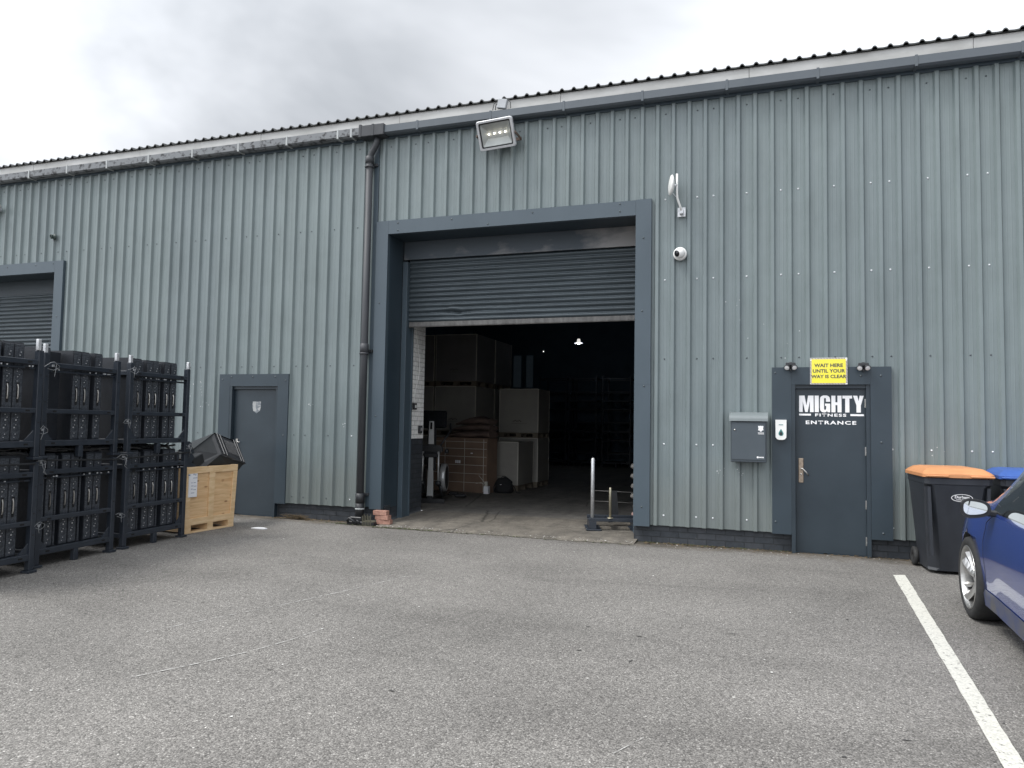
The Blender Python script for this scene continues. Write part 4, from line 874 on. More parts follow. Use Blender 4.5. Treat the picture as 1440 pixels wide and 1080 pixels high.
# pins on the top posts
for i, (lab, L, Rr, *_r2) in enumerate(STACKS):
    for j, P_ in enumerate((L, Rr)):
        if i == 2 and j == 0: continue
        m = MB(); m.box((P_[0] - 0.017, P_[1] - 0.017, 2.084), (P_[0] + 0.017, P_[1] + 0.017, 2.17 if i < 2 else 2.19), 0.003)
        tag(m.build('post_pin', GALV), 'white galvanised pin on the %s post of the stack %s' % ('left' if j == 0 else 'right', lab), 'post pin', 'pins on top of the stillage posts')
# strap running round all stacks between the tiers
m = MB(); pts = [(6.765, -5.4, 1.02), (6.69, -4.40, 1.015), (6.535, -4.20, 1.035), (6.44, -3.27, 1.005), (6.405, -3.05, 1.01), (6.335, -2.085, 1.045), (6.20, -2.03, 1.05)]
m.tube(pts, 0.010, 6); tag(m.build('ratchet_strap', BLACK), 'black strap tied round the stillages between the tiers', 'strap')
def ties(x, y, z, lab, s=1.0):
    m = MB(); j = lambda q_=.02: random.uniform(-q_, q_); w = lambda a, b, c: (x + 0.035 + a * s, y + b * s + j(.012), z + c * s + j(.014)); s *= .8
    m.tube([w(0, -.09, j()), w(.015, -.05, .03), w(.02, .0, .04), w(.02, .07, .01 + j()), w(.01, .075, -.03), w(.02, .0, -.045), w(0, -.07, -.02)], 0.0024, 5)
    a = random.uniform(-1, 1); m.tube([w(.01, .02, .03), w(.03, .01 + .03 * a, -.05), w(.02, .02 + .05 * a, -.11)], 0.0024, 5)
    if a > -.3: m.tube([w(.01, .05, .0), w(.035, .045 - .03 * a, -.06), w(.02, .02, -.12), w(.02, .05 + .02 * a, -.16)], 0.003, 5)
    m.box((x + 0.03, y - 0.012, z - 0.01), (x + 0.045, y + 0.008, z + 0.012), 0.002)
    tag(m.build('cable_tie', mat('white_cable_tie', (0.24, 0.25, 0.26), 0.4)), lab, 'cable tie', 'cable ties joining the stillages')
ties(6.60, -4.30, 1.02, 'loose pale cable tie at mid height between the left and middle stacks'); ties(6.60, -4.30, 1.33, 'pale cable tie above mid height between the left and middle stacks', .9); ties(6.64, -4.32, 0.43, 'pale cable tie near the foot of the left and middle stacks', .8)
ties(6.40, -3.16, 1.03, 'loose pale cable tie at mid height between the middle and right stacks'); ties(6.38, -3.10, 1.42, 'small pale cable tie high between the middle and right stacks', .7); ties(6.44, -3.2, 0.40, 'long pale cable tie near the foot of the middle and right stacks', .9)
ties(6.40, -3.06, 2.00, 'pale cable tie hanging from the top left post of the right stack', 1.0); ties(6.60, -4.22, 1.95, 'pale cable tie hanging from the top of the middle stack', 1.1); ties(6.33, -2.10, 1.12, 'pale cable tie on the right post beside the crate', .7)
for lab, L, Rr, *_r2 in STACKS:
    m = MB(); ang = side_of(L, Rr); cs, sn = math.cos(ang), math.sin(ang)
    for q_ in range(26):
        y0 = random.uniform(.03, .9); zz = 1.098 + random.uniform(0, .05); pts = []
        for i in range(9):
            px = .05 + .85 * i / 8; py = min(.93, max(.03, y0 + random.uniform(-.06, .06))); pts.append((L[0] + cs * px - sn * py, L[1] + sn * px + cs * py, zz + random.uniform(-.012, .02)))
        m.tube(pts, random.choice((.006, .009, .012)) if q_ else .003, 5, 1 if q_ == 0 else 0)
    tag(m.build('cable_bundle', [BLACK, STRIP_E]), 'tangle of black cables lying between the upper and lower stillage ' + lab, 'cables', 'cable tangles in the stillage stacks')
# small white bits (clips) along the rails
m = MB()
for lab, L, Rr, *_r2 in STACKS:
    for z in (1.925, 0.873):
        for _ in range(9):
            q = random.uniform(.06, .94); m.box((L[0] + (Rr[0] - L[0]) * q + 0.028, L[1] + (Rr[1] - L[1]) * q - 0.006, z - 0.006), (L[0] + (Rr[0] - L[0]) * q + 0.036, L[1] + (Rr[1] - L[1]) * q + 0.006, z + random.uniform(.001, .009)))
tag(m.build('rail_clips', GALV), 'tiny bright wire ends along the stillage rails', 'wire ends', kind='stuff')

# ------------------------------------------------------------------ pine crate with black covers
e = tag(empty('pine_crate', (6.185, -1.915, 0.0), R(88.0)), 'pale pine plywood crate beside the black stillages', 'crate'); CW, CD, CH = 0.87, 0.60, 0.845
def lean(mb):
    for v in mb.bm.verts:
        if v.co.x > CW * .5: v.co.x += 0.05 * (v.co.z / CH) * ((v.co.x / CW))
    return mb
def crate_face(y, sgn):
    m = MB(); m.box((0.02, y, 0.13), (CW - 0.02, y + 0.012 * sgn, CH - 0.01)); lean(m).build('panel', WOOD, e)
    m = MB(); yo, yi = y - 0.020 * sgn, y - 0.001 * sgn
    for a, b, c1, d1_ in ((0.0, CW, CH - 0.085, CH), (0.0, CW, 0.10, 0.185), (0.0, 0.075, 0.186, CH - 0.086), (CW - 0.075, CW, 0.186, CH - 0.086), (CW * .5 - 0.04, CW * .5 + 0.04, 0.186, CH - 0.086)): m.box((a, yo, c1), (b, yi, d1_), 0.002)
    lean(m).build('batten', WOOD_EDGE, e)
crate_face(0.022, 1); crate_face(CD - 0.022, -1)
m = MB(); m.box((0.0, 0.0235, 0.10), (0.018, CD - 0.0235, CH)); m.box((CW - 0.018, 0.0235, 0.10), (CW, CD - 0.0235, CH)); lean(m).build('end_panel', WOOD_EDGE, e)
m = MB(); m.box((0.02, 0.03, 0.10), (CW - 0.02, CD - 0.03, 0.128)); m.build('floor_board', WOOD, e)
m = MB()
for x0_ in (0.0, CW / 2 - 0.05, CW - 0.10): m.box((x0_, 0.002, 0.022), (x0_ + 0.10, CD, 0.099))
m.box((0, 0.0, 0.0), (CW, 0.10, 0.0215)); m.box((0, CD - 0.1, 0.0), (CW, CD, 0.0215)); m.build('pallet_base', WOOD_EDGE, e)
m = MB(); m.box((0.030, -0.0035, 0.46), (0.175, -0.0005 + 0.0025, 0.76)); o = m.build('paper_label', PAPER, e)
m = MB()
for k, (a, b, z) in enumerate(((.05, .08, .735), (.135, .15, .74), (.165, .18, .735), (.13, .20, .70), (.10, .125, .64), (.14, .18, .64), (.10, .14, .60), (.15, .19, .595), (.10, .13, .56), (.14, .185, .55), (.10, .16, .51))): m.box((a - .03, -0.0048, z), (b - .03, -0.0037, z + (0.018 if z > .72 else 0.007)))
m.build('label_print', mat('faded_print', (0.25, 0.28, 0.38), 0.7), o)
# angular black covers sticking out of the crate
e = tag(empty('black_cover', (6.0, -1.30, 0.78)), 'large angular black plastic cover lying in the pine crate', 'cover')
def P3(px, py, X):
    d = _f * 1042.156 + _r * (px - 720) - _u * (py - 540); t = (X - 13.18963) / d.x
    return Vector((X, -9.52915 + t * d.y, 1.45501 + t * d.z)) - Vector((6.0, -1.30, 0.78))
# ridge-shaped hood: front gable toward the camera, long top face to the right
A = P3(270, 632, 5.98); A2 = P3(275, 656, 6.10); Bp = P3(300.4, 609, 5.85); C = P3(311.5, 638, 6.16); D_ = P3(345.6, 652, 6.16); E_ = P3(334, 622, 5.85); F_ = P3(290, 655.5, 6.16)
m = MB()
def shell(pts, th=0.012):
    c = sum(pts, Vector()) / len(pts); nn = (pts[1] - pts[0]).cross(pts[2] - pts[0]).normalized() * th
    t = bmesh.new(); a = [t.verts.new(p) for p in pts]; b = [t.verts.new(p - nn) for p in pts]
    t.faces.new(a); t.faces.new(b[::-1])
    for i in range(len(pts)): j = (i + 1) % len(pts); t.faces.new((a[i], b[i], b[j], a[j]))
    m.merge(t, 0)
shell([A, A2, F_, C, Bp]); shell([Bp, C, D_, E_]); shell([D_ + Vector((-0.02, -0.01, 0)), E_ + Vector((-0.02, -0.01, 0)), E_ + Vector((-.2, -.02, -.20)), D_ + Vector((-.2, -0.02, -.10))]); shell([A, Bp, E_, E_ + Vector((-.35, 0, -.1)), Bp + Vector((-.35, 0, -.12)), A + Vector((-.3, 0, -.05))])
shell([q_ + Vector((-.05, 0, -.004)) for q_ in (F_, C, D_, D_ + Vector((-.05, -.1, -.14)), F_ + Vector((0, 0, -.06)))])  # dark sheet under the fold, in place of the hood's shaded inside
m.build('cover_shell', mat('black_cover_plastic', (0.030, 0.031, 0.034), 0.35, col2=(0.022, 0.023, 0.025)), e)
m = MB(); q = lambda a, b, t: a.lerp(b, t)
for t0 in (0.10, 0.22, 0.80, 0.90):
    a = q(Bp, E_, t0) + Vector((.012, 0, .008)); b = q(C, D_, t0) + Vector((.012, 0, .008)); m.tube([a, b], 0.008, 5)
for k in range(9):
    t0 = 0.34 + k * 0.05; a = q(Bp, E_, t0).lerp(q(C, D_, t0), 0.2) + Vector((.012, 0, .008)); b = q(Bp, E_, t0).lerp(q(C, D_, t0), 0.8) + Vector((.012, 0, .008)); m.tube([a, b], 0.0035, 4)
m.build('moulded_rib', CASE, e)
m = MB(); m.box((-0.30, -0.34, -0.45), (0.08, 0.16, 0.0), 0.02); m.box((-.1, -.05, 0.001), (0.05, .22, .06), 0.01); m.build('inner_frame', BLACK, e)
e = tag(empty('black_bracket_part', (6.12, -1.86, 0.85)), 'jagged black metal part standing at the left end of the pine crate', 'machine part')
m = MB(); m.prism([(-.06, -0.02), (-.06, .30), (-.02, .33), (0.03, .30), (.02, .24), (.08, .20), (.05, .16), (.09, .12), (.04, .05), (.12, .02), (.12, -0.02)], (0, 0, 0), (0, 1, 0), (0, 0, 1), (1, 0, 0), 0.04); m.build('plate', RACK, e)
m = MB(); m.obox((-0.25, 0.22, 0.05), (0.5, 0.20, 0.18), Matrix.Rotation(R(20), 3, 'X'), 0.01); m.tube([(0.045, -.02, .12), (0.05, 0.0, .2), (0.045, .02, .26), (0.05, .05, .22)], 0.006, 5, 0); m.build('side_arm', BLACK, e)

# ------------------------------------------------------------------ wheelie bins
def make_bin(x, y, rz, lidm, label, sticker):
    e = tag(empty('wheelie_bin', (x, y, 0), R(rz)), label, 'bin', 'wheelie bins against the wall')
    W0, W1, D0, D1, H = 0.245, 0.305, 0.25, 0.385, 1.0          # half width bottom/top, half depth bottom/top
    m = MB(); secs = []
    def sec(z, w, d, c, yo=0.0):
        return [m.bm.verts.new(Vector(p)) for p in ((-w + c, -d + yo, z), (w - c, -d + yo, z), (w, -d + c + yo, z), (w, d - c * .3, z), (w - c * .3, d, z), (-w + c * .3, d, z), (-w, d - c * .3, z), (-w, -d + c + yo, z))]
    for z, f, c in ((0.035, 0.0, 0.06), (0.06, 0.02, 0.09), (0.30, 0.28, 0.10), (0.70, 0.70, 0.09), (0.90, 0.93, 0.08), (0.925, 0.95, 0.05), (0.93, 1.04, 0.04), (0.99, 1.05, 0.04), (0.995, 1.0, 0.04)):
        secs.append(sec(z, W0 + (W1 - W0) * f, D0 + (D1 - D0) * f, c))
    for a, b in zip(secs, secs[1:]):
        for k in range(8): m.bm.faces.new((a[k], a[(k + 1) % 8], b[(k + 1) % 8], b[k]))
    m.bm.faces.new(secs[0][::-1]); m.bm.faces.new(secs[-1])
    # moulded ribs on the front
    for s in (-1, 1): m.prism([(s * .235, .20), (s * .262, .20), (s * .285, .90), (s * .255, .90)], (0, -0.372, 0), (1, 0, 0), (0, 0, 1), (0, 1, 0.0), 0.08)
    m.build('bin_body', BINB, e)
    m = MB(); W, D = 0.325, 0.41
    secs = []
    for z, f, g_ in ((0.998, 1.0, 0.0), (1.03, 1.0, 0.0), (1.055, 0.90, 0.02), (1.085, 0.72, 0.05), (1.095, 0.5, 0.08)):
        w, d = W * (0.25 + 0.75 * f), D * (0.2 + 0.8 * f); secs.append([m.bm.verts.new((sx * w, sy * d + g_ * 0.6, z)) for sx, sy in ((-.86, -1), (.86, -1), (1, -.86), (1, 1), (-1, 1), (-1, -.86))])
    for a, b in zip(secs, secs[1:]):
        for k in range(6): f = m.bm.faces.new((a[k], a[(k + 1) % 6], b[(k + 1) % 6], b[k])); f.smooth = False
    m.bm.faces.new(secs[0][::-1]); m.bm.faces.new(secs[-1])
    for a, b in ((-0.31, -0.10), (0.10, 0.31)): m.box((a, -0.435, 1.004), (b, -0.39, 1.022), 0.006)
    m.box((-0.095, -0.405, 1.020), (0.095, -0.36, 1.045), 0.008)
    m.build('bin_lid', lidm, e)
    m = MB(); m.cyl((-0.26, 0.36, 0.97), (0.26, 0.36, 0.97), 0.014, n=10); m.cyl((-0.24, 0.43, 0.98), (0.24, 0.43, 0.98), 0.015, n=10)
    for s in (-1, 1): m.box((s * .25 - .02, 0.34, 0.93), (s * .25 + .02, 0.44, 1.0), 0.006)
    m.build('bin_handle', BINB, e)
    for s in (-1, 1):
        m = MB(); m.lathe([(0.02, -0.024), (0.085, -0.024), (0.1, -0.018), (0.1, 0.018), (0.085, 0.024), (0.02, 0.024)], (s * 0.275, 0.25, 0.1), (1, 0, 0), 24, closed=True); m.build('bin_wheel', RUBBER, e)
    m = MB(); m.cyl((-0.27, 0.25, 0.1), (0.27, 0.25, 0.1), 0.012, n=8); m.build('axle', STEEL, e)
    if sticker:
        m = MB(); tilt = math.atan2(D1 - D0, 0.9); Mx = Matrix.Translation((0.03, -0.362, 0.795)) @ Matrix.Rotation(tilt, 4, 'X')
        t = MB(); n_ = 36; a = [(0.098 * math.cos(2 * math.pi * k / n_), 0.040 * math.sin(2 * math.pi * k / n_)) for k in range(n_)]; b = [(x_ * .93, z_ * .86) for x_, z_ in a]
        ring(t, a, b, 0, 0); m.merge(t.bm, 0, Mx)
        t = MB(); wall_text(t, 'Durham', 0, 0, 0.008, 0.038, 0.0012, 1.05); wall_text(t, 'County Council', 0, 0, -0.018, 0.016, 0.0006, 1.0); m.merge(t.bm, 0, Mx)
        m.build('council_badge', WHITE_PAINT, e)
    return e
make_bin(14.985, -0.53, 3, ORANGE, 'charcoal wheelie bin with an orange lid and an oval council badge', True)
make_bin(15.72, -0.50, -4, BLUELID, 'charcoal wheelie bin with a blue lid behind the blue car', False)

# ------------------------------------------------------------------ parked car (local: y forward, x right)
CAR = tag(empty('parked_car', (15.535, -4.04, 0), R(-2.0)), 'blue parked hatchback car at the right edge of the yard', 'car')
def lerp_tab(tab, y):
    if y <= tab[0][0]: return tab[0][1]
    for (a, va), (b, vb) in zip(tab, tab[1:]):
        if y <= b:
            t = (y - a) / (b - a); t = t * t * (3 - 2 * t) if False else t; return va + (vb - va) * t
    return tab[-1][1]
TOP = [(-2.12, 0.62), (-2.10, 0.86), (-2.05, 0.95), (-1.85, 1.07), (-1.55, 1.24), (-1.2, 1.335), (-0.6, 1.395), (-0.2, 1.40), (0.20, 1.37), (0.55, 1.26), (0.86, 1.10), (1.06, 0.985), (1.28, 0.94), (1.6, 0.895), (1.9, 0.82), (2.02, 0.72), (2.10, 0.60), (2.13, 0.50)]
BOT = [(-2.12, 0.42), (-2.05, 0.30), (-1.8, 0.24), (-1.2, 0.16), (0, 0.13), (1.2, 0.16), (1.9, 0.22), (2.08, 0.27), (2.13, 0.38)]
WID = [(-2.12, 0.60), (-2.08, 0.72), (-1.95, 0.80), (-1.7, 0.865), (-1.3, 0.90), (-0.8, 0.895), (0.0, 0.885), (0.6, 0.880), (1.0, 0.890), (1.3, 0.908), (1.6, 0.888), (1.85, 0.79), (2.0, 0.66), (2.08, 0.55), (2.13, 0.40)]
def belt(y): return min(0.885 if y > -1.0 else 0.885 + 0.07 * (-1.0 - y), lerp_tab(TOP, y) - 0.055)
def section(y):
    W = lerp_tab(WID, y); zb = lerp_tab(BOT, y); zt = lerp_tab(TOP, y); b = belt(y); h = zt - b; c = b - zb
    return [(0.0, zb), (0.70 * W, zb), (0.935 * W, zb + 0.008), (0.970 * W, zb + 0.05 * c / .7), (0.975 * W, zb + 0.20 * c), (0.985 * W, zb + 0.38 * c), (1.0 * W, zb + 0.55 * c), (1.0 * W, zb + 0.70 * c), (0.985 * W, zb + 0.80 * c), (0.968 * W, zb + 0.92 * c), (0.950 * W, b),
            (0.905 * W, b + 0.30 * h), (0.845 * W, b + 0.62 * h), (0.78 * W, b + 0.86 * h), (0.68 * W, b + 0.955 * h), (0.45 * W, b + 0.99 * h), (0.0, zt)]
def side_x(y, z):
    s = section(y)[3:14]
    for (x0, z0), (x1, z1) in zip(s, s[1:]):
        if z0 <= z <= z1: return x0 + (x1 - x0) * (z - z0) / (z1 - z0)
    return s[-1][0] if z > s[-1][1] else s[0][0]
m = MB(); stations = [-2.12, -2.10, -2.05] + [-1.95 + i * 0.1 for i in range(0, 40)] + [2.02, 2.08, 2.11, 2.13]
stations = sorted(set(round(s, 3) for s in stations)); grid = []
for y in stations:
    s = section(y); full = [(x, z) for x, z in s] + [(-x, z) for x, z in s[-2:0:-1]]
    grid.append([m.bm.verts.new((x, y, z)) for x, z in full])
for a, b in zip(grid, grid[1:]):
    n_ = len(a)
    for k in range(n_): f = m.bm.faces.new((a[k], a[(k + 1) % n_], b[(k + 1) % n_], b[k])); f.smooth = True
m.bm.faces.new(grid[0][::-1]); m.bm.faces.new(grid[-1])
body = m.build('car_body', [CARP, DARKVOID], CAR)
cutters = []
for y in (1.29, -1.29):
    for s in (-1, 1):
        c = MB(); c.cyl((s * 0.62, y, 0.315), (s * 1.1, y, 0.315), 0.355, n=48); co = c.build('c', DARKVOID); cutters.append(co)
        md = body.modifiers.new('cut', 'BOOLEAN'); md.operation = 'DIFFERENCE'; md.solver = 'EXACT'; md.object = co
        co.parent = CAR
bpy.context.view_layer.update()
dg = bpy.context.evaluated_depsgraph_get(); me = bpy.data.meshes.new_from_object(body.evaluated_get(dg)); body.modifiers.clear(); body.data = me
for f in me.polygons:
    c = f.center
    if abs(c.x) < 0.84 and c.z < 0.68 and any(abs(math.hypot(c.y - y, c.z - 0.315) ) < 0.36 for y in (1.29, -1.29)): f.material_index = 1
for co in cutters: bpy.data.objects.remove(co)
# patches that follow the body side
def patch(name, poly, off, mt, s, par=CAR, res=0.04, thick=0.0):
    t = bmesh.new(); vs_ = [t.verts.new((0, y, z)) for y, z in poly]; f = t.faces.new(vs_)
    zmin, zmax = min(p[1] for p in poly), max(p[1] for p in poly); ymin, ymax = min(p[0] for p in poly), max(p[0] for p in poly)
    z = zmin + res
    while z < zmax: bmesh.ops.bisect_plane(t, geom=t.verts[:] + t.edges[:] + t.faces[:], plane_co=(0, 0, z), plane_no=(0, 0, 1)); z += res
    y = ymin + res * 2
    while y < ymax: bmesh.ops.bisect_plane(t, geom=t.verts[:] + t.edges[:] + t.faces[:], plane_co=(0, y, 0), plane_no=(0, 1, 0)); y += res * 2
    for v in t.verts: v.co.x = s * (side_x(v.co.y, v.co.z) + off)
    for f in t.faces: f.smooth = True
    mb = MB(); mb.bm.free(); mb.bm = t
    return mb.build(name, mt, par)
WINP = [(0.72, 0.895), (0.68, 0.965), (0.50, 1.085), (0.28, 1.20), (0.08, 1.28), (-0.05, 1.30), (-0.62, 1.30), (-0.62, 0.895)]
WINR = [(-0.70, 0.90), (-0.70, 1.29), (-1.05, 1.255), (-1.35, 1.14), (-1.45, 1.04), (-1.25, 0.945)]
def grow(poly, d):
    cy_ = sum(p[0] for p in poly) / len(poly); cz_ = sum(p[1] for p in poly) / len(poly); o = []
    for y, z in poly:
        v = Vector((y - cy_, z - cz_)); L_ = v.length; o.append((cy_ + v.x * (L_ + d) / L_, cz_ + v.y * (L_ + d) / L_))
    return o
for s in (-1, 1):
    patch('window_trim', grow(WINP, 0.028), 0.004, BLACK_GLOSS, s); patch('side_window', WINP, 0.007, GLASS, s); patch('window_trim', grow(WINR, 0.02), 0.004, BLACK_GLOSS, s); patch('side_window', WINR, 0.007, GLASS, s)
    patch('door_gap', [(0.86, 0.26), (0.868, 0.26), (0.846, 0.80), (0.70, 0.876), (0.694, 0.870), (0.838, 0.796)], 0.0015, DARKVOID, s)
    patch('door_gap', [(-0.66, 0.26), (-0.652, 0.26), (-0.652, 0.88), (-0.66, 0.88)], 0.0015, DARKVOID, s)
    patch('sill_panel', [(0.90, 0.185), (0.93, 0.27), (0.88, 0.305), (-0.85, 0.305), (-0.92, 0.185)], 0.006, DIRTY_SILL, s)
    # handle
    m = MB(); yh, zh = (-0.42, 0.765); xx = side_x(yh, zh); m.box((s * xx - 0.004 + s * 0.024, yh - 0.11, zh - 0.014), (s * xx + 0.004 + s * 0.030, yh + 0.11, zh + 0.014), 0.006, 2); m.box((s * (xx - .01), yh - 0.10, zh - 0.012), (s * (xx + .026), yh - 0.07, zh + 0.012)); m.box((s * (xx - .01), yh + 0.07, zh - 0.012), (s * (xx + .026), yh + 0.10, zh + 0.012)); m.build('door_handle', CARP, CAR)
# glazing front and rear as raised patches following the top line
def top_patch(name, y0, y1, w0, w1, mt):
    m = MB(); n_ = 14; g_ = []
    for i in range(n_ + 1):
        y = y0 + (y1 - y0) * i / n_; s = section(y); h = [(x, z) for x, z in s[13:]]; r = []
        w = w0 + (w1 - w0) * i / n_
        for k in range(-8, 9):
            x = w * k / 8; ax = abs(x); pts = sorted(h); z = pts[-1][1]
            for (xa_, za_), (xb_, zb_) in zip(pts, pts[1:]):
                if xa_ <= ax <= xb_: z = za_ + (zb_ - za_) * (ax - xa_) / (xb_ - xa_); break
            r.append(m.bm.verts.new((x, y, z + 0.006)))
        g_.append(r)
    for a, b in zip(g_, g_[1:]):
        for k in range(16): f = m.bm.faces.new((a[k], a[k + 1], b[k + 1], b[k])); f.smooth = True
    m.build(name, mt, CAR)
top_patch('windscreen', 0.20, 0.93, 0.56, 0.60, GLASS); top_patch('rear_window', -1.95, -1.45, 0.50, 0.52, GLASS)
for s in (-1, 1):
    m = MB(); m.obox((s * 0.60, 1.96, 0.64), (0.30, 0.20, 0.11), Matrix.Rotation(R(-38 * s), 3, 'Z'), 0.03); m.build('headlight', mat('headlight_glass', (0.55, 0.57, 0.6), 0.1, coat=1), CAR)
    m = MB(); m.obox((s * 0.66, -2.03, 0.80), (0.26, 0.14, 0.14), Matrix.Rotation(R(28 * s), 3, 'Z'), 0.03); m.build('tail_light', mat('red_lens', (0.35, 0.01, 0.01), 0.12, coat=1), CAR)
m = MB(); m.box((-0.50, 2.085, 0.30), (0.50, 2.135, 0.44), 0.02); m.build('front_grille', BLACK, CAR)
m = MB(); m.box((-0.26, -2.14, 0.50), (0.26, -2.115, 0.61), 0.004); m.build('number_plate', YELLOW, CAR)
def wheel(x, y, steer, s):
    e = empty('wheel', (x, y, 0.318), R(steer)); e.parent = CAR
    m = MB(); m.lathe([(0.235, -0.10), (0.285, -0.11), (0.310, -0.10), (0.318, -0.07), (0.3185, 0.07), (0.310, 0.10), (0.285, 0.112), (0.242, 0.106), (0.235, 0.09)], (0, 0, 0), (s, 0, 0), 64, closed=True)
    m.build('tyre', RUBBER, e)
    m = MB()
    m.lathe([(0.244, 0.100), (0.246, 0.108), (0.238, 0.110), (0.232, 0.104), (0.228, 0.07), (0.224, -0.08)], (0, 0, 0), (s, 0, 0), 64)
    m.lathe([(0.0001, 0.062), (0.026, 0.062), (0.034, 0.056), (0.046, 0.052), (0.050, 0.03)], (0, 0, 0), (s, 0, 0), 24)
    for k in range(5):                                   # five broad twisted spokes, each with a slim partner
        for (a0, a1, w0, w1, dx) in ((0, 22, 0.022, 0.050, 0.0), (30, 48, 0.011, 0.022, -0.012)):
            sec_ = []
            for i in range(6):
                t = i / 5; r = 0.035 + t * 0.197; a = R(k * 72 + a0 + (a1 - a0) * t); w = w0 + (w1 - w0) * t ** 1.3; c = Vector((0, math.cos(a) * r, math.sin(a) * r)); tv = Vector((0, -math.sin(a), math.cos(a)))
                xo = s * (0.052 + 0.045 * t ** 1.5 + dx); sec_.append([m.bm.verts.new(c + tv * w * q_ + Vector((xo + s * d_q, 0, 0))) for q_, d_q in ((-1, -0.012), (-0.55, 0.0), (0.1, 0.006), (1, -0.020), (0.2, -0.035))])
            for a, b in zip(sec_, sec_[1:]):
                for q_ in range(5): f = m.bm.faces.new((a[q_], a[(q_ + 1) % 5], b[(q_ + 1) % 5], b[q_]))
    m.build('rim', ALLOY, e)
    m = MB(); m.lathe([(0.0001, 0.0), (0.15, 0.0), (0.15, 0.012), (0.0001, 0.012)], (0, 0, 0), (s, 0, 0), 32); m.lathe([(0.0001, -0.05), (0.225, -0.05)], (0, 0, 0), (s, 0, 0), 32, 1); m.build('brake_disc', [mat('brake_disc_steel', (0.16, 0.15, 0.14), 0.4, metal=0.8), DARKVOID], e)
wheel(-0.80, 1.29, 2, -1); wheel(0.80, 1.29, 2, 1); wheel(-0.795, -1.29, 0, -1); wheel(0.795, -1.29, 0, 1)
# door mirrors
for s in (-1, 1):
    e = empty('door_mirror', (s * 0.97, 0.66, 0.915)); e.parent = CAR
    m = MB(); n_ = 20; secs = []
    for yy, k_ in ((-0.045, 1.0), (-0.03, 1.03), (0.0, 1.0), (0.04, 0.86), (0.075, 0.6), (0.095, 0.25)):
        r = []
        for q_ in range(n_):
            a = 2 * math.pi * q_ / n_; cx_ = math.copysign(abs(math.cos(a)) ** 0.7, math.cos(a)); cz_ = math.copysign(abs(math.sin(a)) ** 0.75, math.sin(a))
            hx = 0.092 * k_; hz = (0.066 + 0.012 * (-s * cx_ * -1)) * k_; r.append(m.bm.verts.new((cx_ * hx, yy, cz_ * hz)))
        secs.append(r)
    for a, b in zip(secs, secs[1:]):
        for q_ in range(n_): f = m.bm.faces.new((a[q_], a[(q_ + 1) % n_], b[(q_ + 1) % n_], b[q_])); f.smooth = True
    m.bm.faces.new(secs[0][::-1]); m.bm.faces.new(secs[-1]); m.build('mirror_housing', BLACK, e)
    m = MB(); pts = []
    for q_ in range(n_):
        a = 2 * math.pi * q_ / n_; cx_ = math.copysign(abs(math.cos(a)) ** 0.7, math.cos(a)); cz_ = math.copysign(abs(math.sin(a)) ** 0.75, math.sin(a)); pts.append((cx_ * 0.074 + s * 0.004, cz_ * (0.046 + 0.010 * (s * cx_))))
    m.prism(pts, (0, -0.0500, 0.003), (1, 0, 0), (0, 0, 1), (-0.0, 1, 0), 0.002); g_o = m.build('mirror_glass', MIRRORG, e); g_o.rotation_euler = (R(-1.5), 0, R(1.5 * s))
    m = MB(); m.box((-s * 0.16, -0.02, -0.055), (-s * 0.07, 0.05, -0.012), 0.01); m.build('mirror_arm', BLACK, e)

# ------------------------------------------------------------------ inside the hall
FZ = 0.080
def big_box(name, x0, y0, z0, w, d, h, label, body_m, pallet=True, corner_strips=(1,)):
    e = tag(empty(name, (x0, y0, z0)), label, 'crate', 'large board crates stacked inside the loading door')
    pz = 0.115 if pallet else 0.0
    m = MB(); m.box((0, 0, pz + 0.004), (w, d, h), 0.004); m.build('board_body', body_m, e)
    if pallet:
        m = MB()
        for k in (0, .5, 1):
            for q_ in (0, .5, 1): m.box((k * (w - 0.12), q_ * (d - 0.12), 0.022), (k * (w - 0.12) + 0.12, q_ * (d - 0.12) + 0.12, 0.095))
        m.box((0, 0, 0.096), (w, d, 0.115)); m.box((0, 0, 0), (w, 0.10, 0.021)); m.box((0, d - 0.1, 0), (w, d, 0.021)); m.box((0, d / 2 - .05, 0), (w, d / 2 + .05, 0.021)); m.build('pallet_base', mat('grey_pallet_wood', (0.20, 0.17, 0.13), 0.8), e)
    m = MB(); m.box((w - 0.012, -0.006, pz + .01), (w + 0.006, 0.012, h)); m.box((w - 0.002, d - 0.02, pz + .01), (w + 0.006, d, h)); m.box((-0.004, -0.006, pz + .01), (0.012, 0.012, h)); m.box((0.013, -0.005, h - 0.012), (w - 0.013, 0.0, h + 0.003)); m.build('edge_strip', STRIP_E, e)
    m = MB()
    for k in range(7): m.box((w * .35 + k * 0.03, -0.002, pz + 0.24 + (k % 3) * 0.01), (w * .35 + k * 0.03 + 0.018, 0.0035, pz + 0.27 + (k % 3) * 0.01))
    m.box((w * .32, -0.002, pz + 0.20), (w * .72, 0.0035, pz + 0.206)); m.build('stencil_print', mat('grey_stencil', (0.12, 0.11, 0.10), 0.8), e)
    return e
XR = 6.97
big_box('board_crate', XR - 1.0, 5.90, FZ, 1.0, 1.18, 1.11, 'grey board crate at the bottom of the left stack behind the brown carton', BOARD)
big_box('board_crate', XR - 1.0, 5.90, FZ + 1.112, 1.0, 1.18, 1.12, 'grey board crate in the middle of the left stack above the draped cover', BOARD)
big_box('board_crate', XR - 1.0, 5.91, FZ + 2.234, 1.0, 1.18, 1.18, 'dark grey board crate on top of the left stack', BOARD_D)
big_box('board_crate', XR - 2.05, 5.92, FZ, 1.0, 1.18, 1.11, 'grey board crate at the bottom left behind the exercise machine', BOARD)
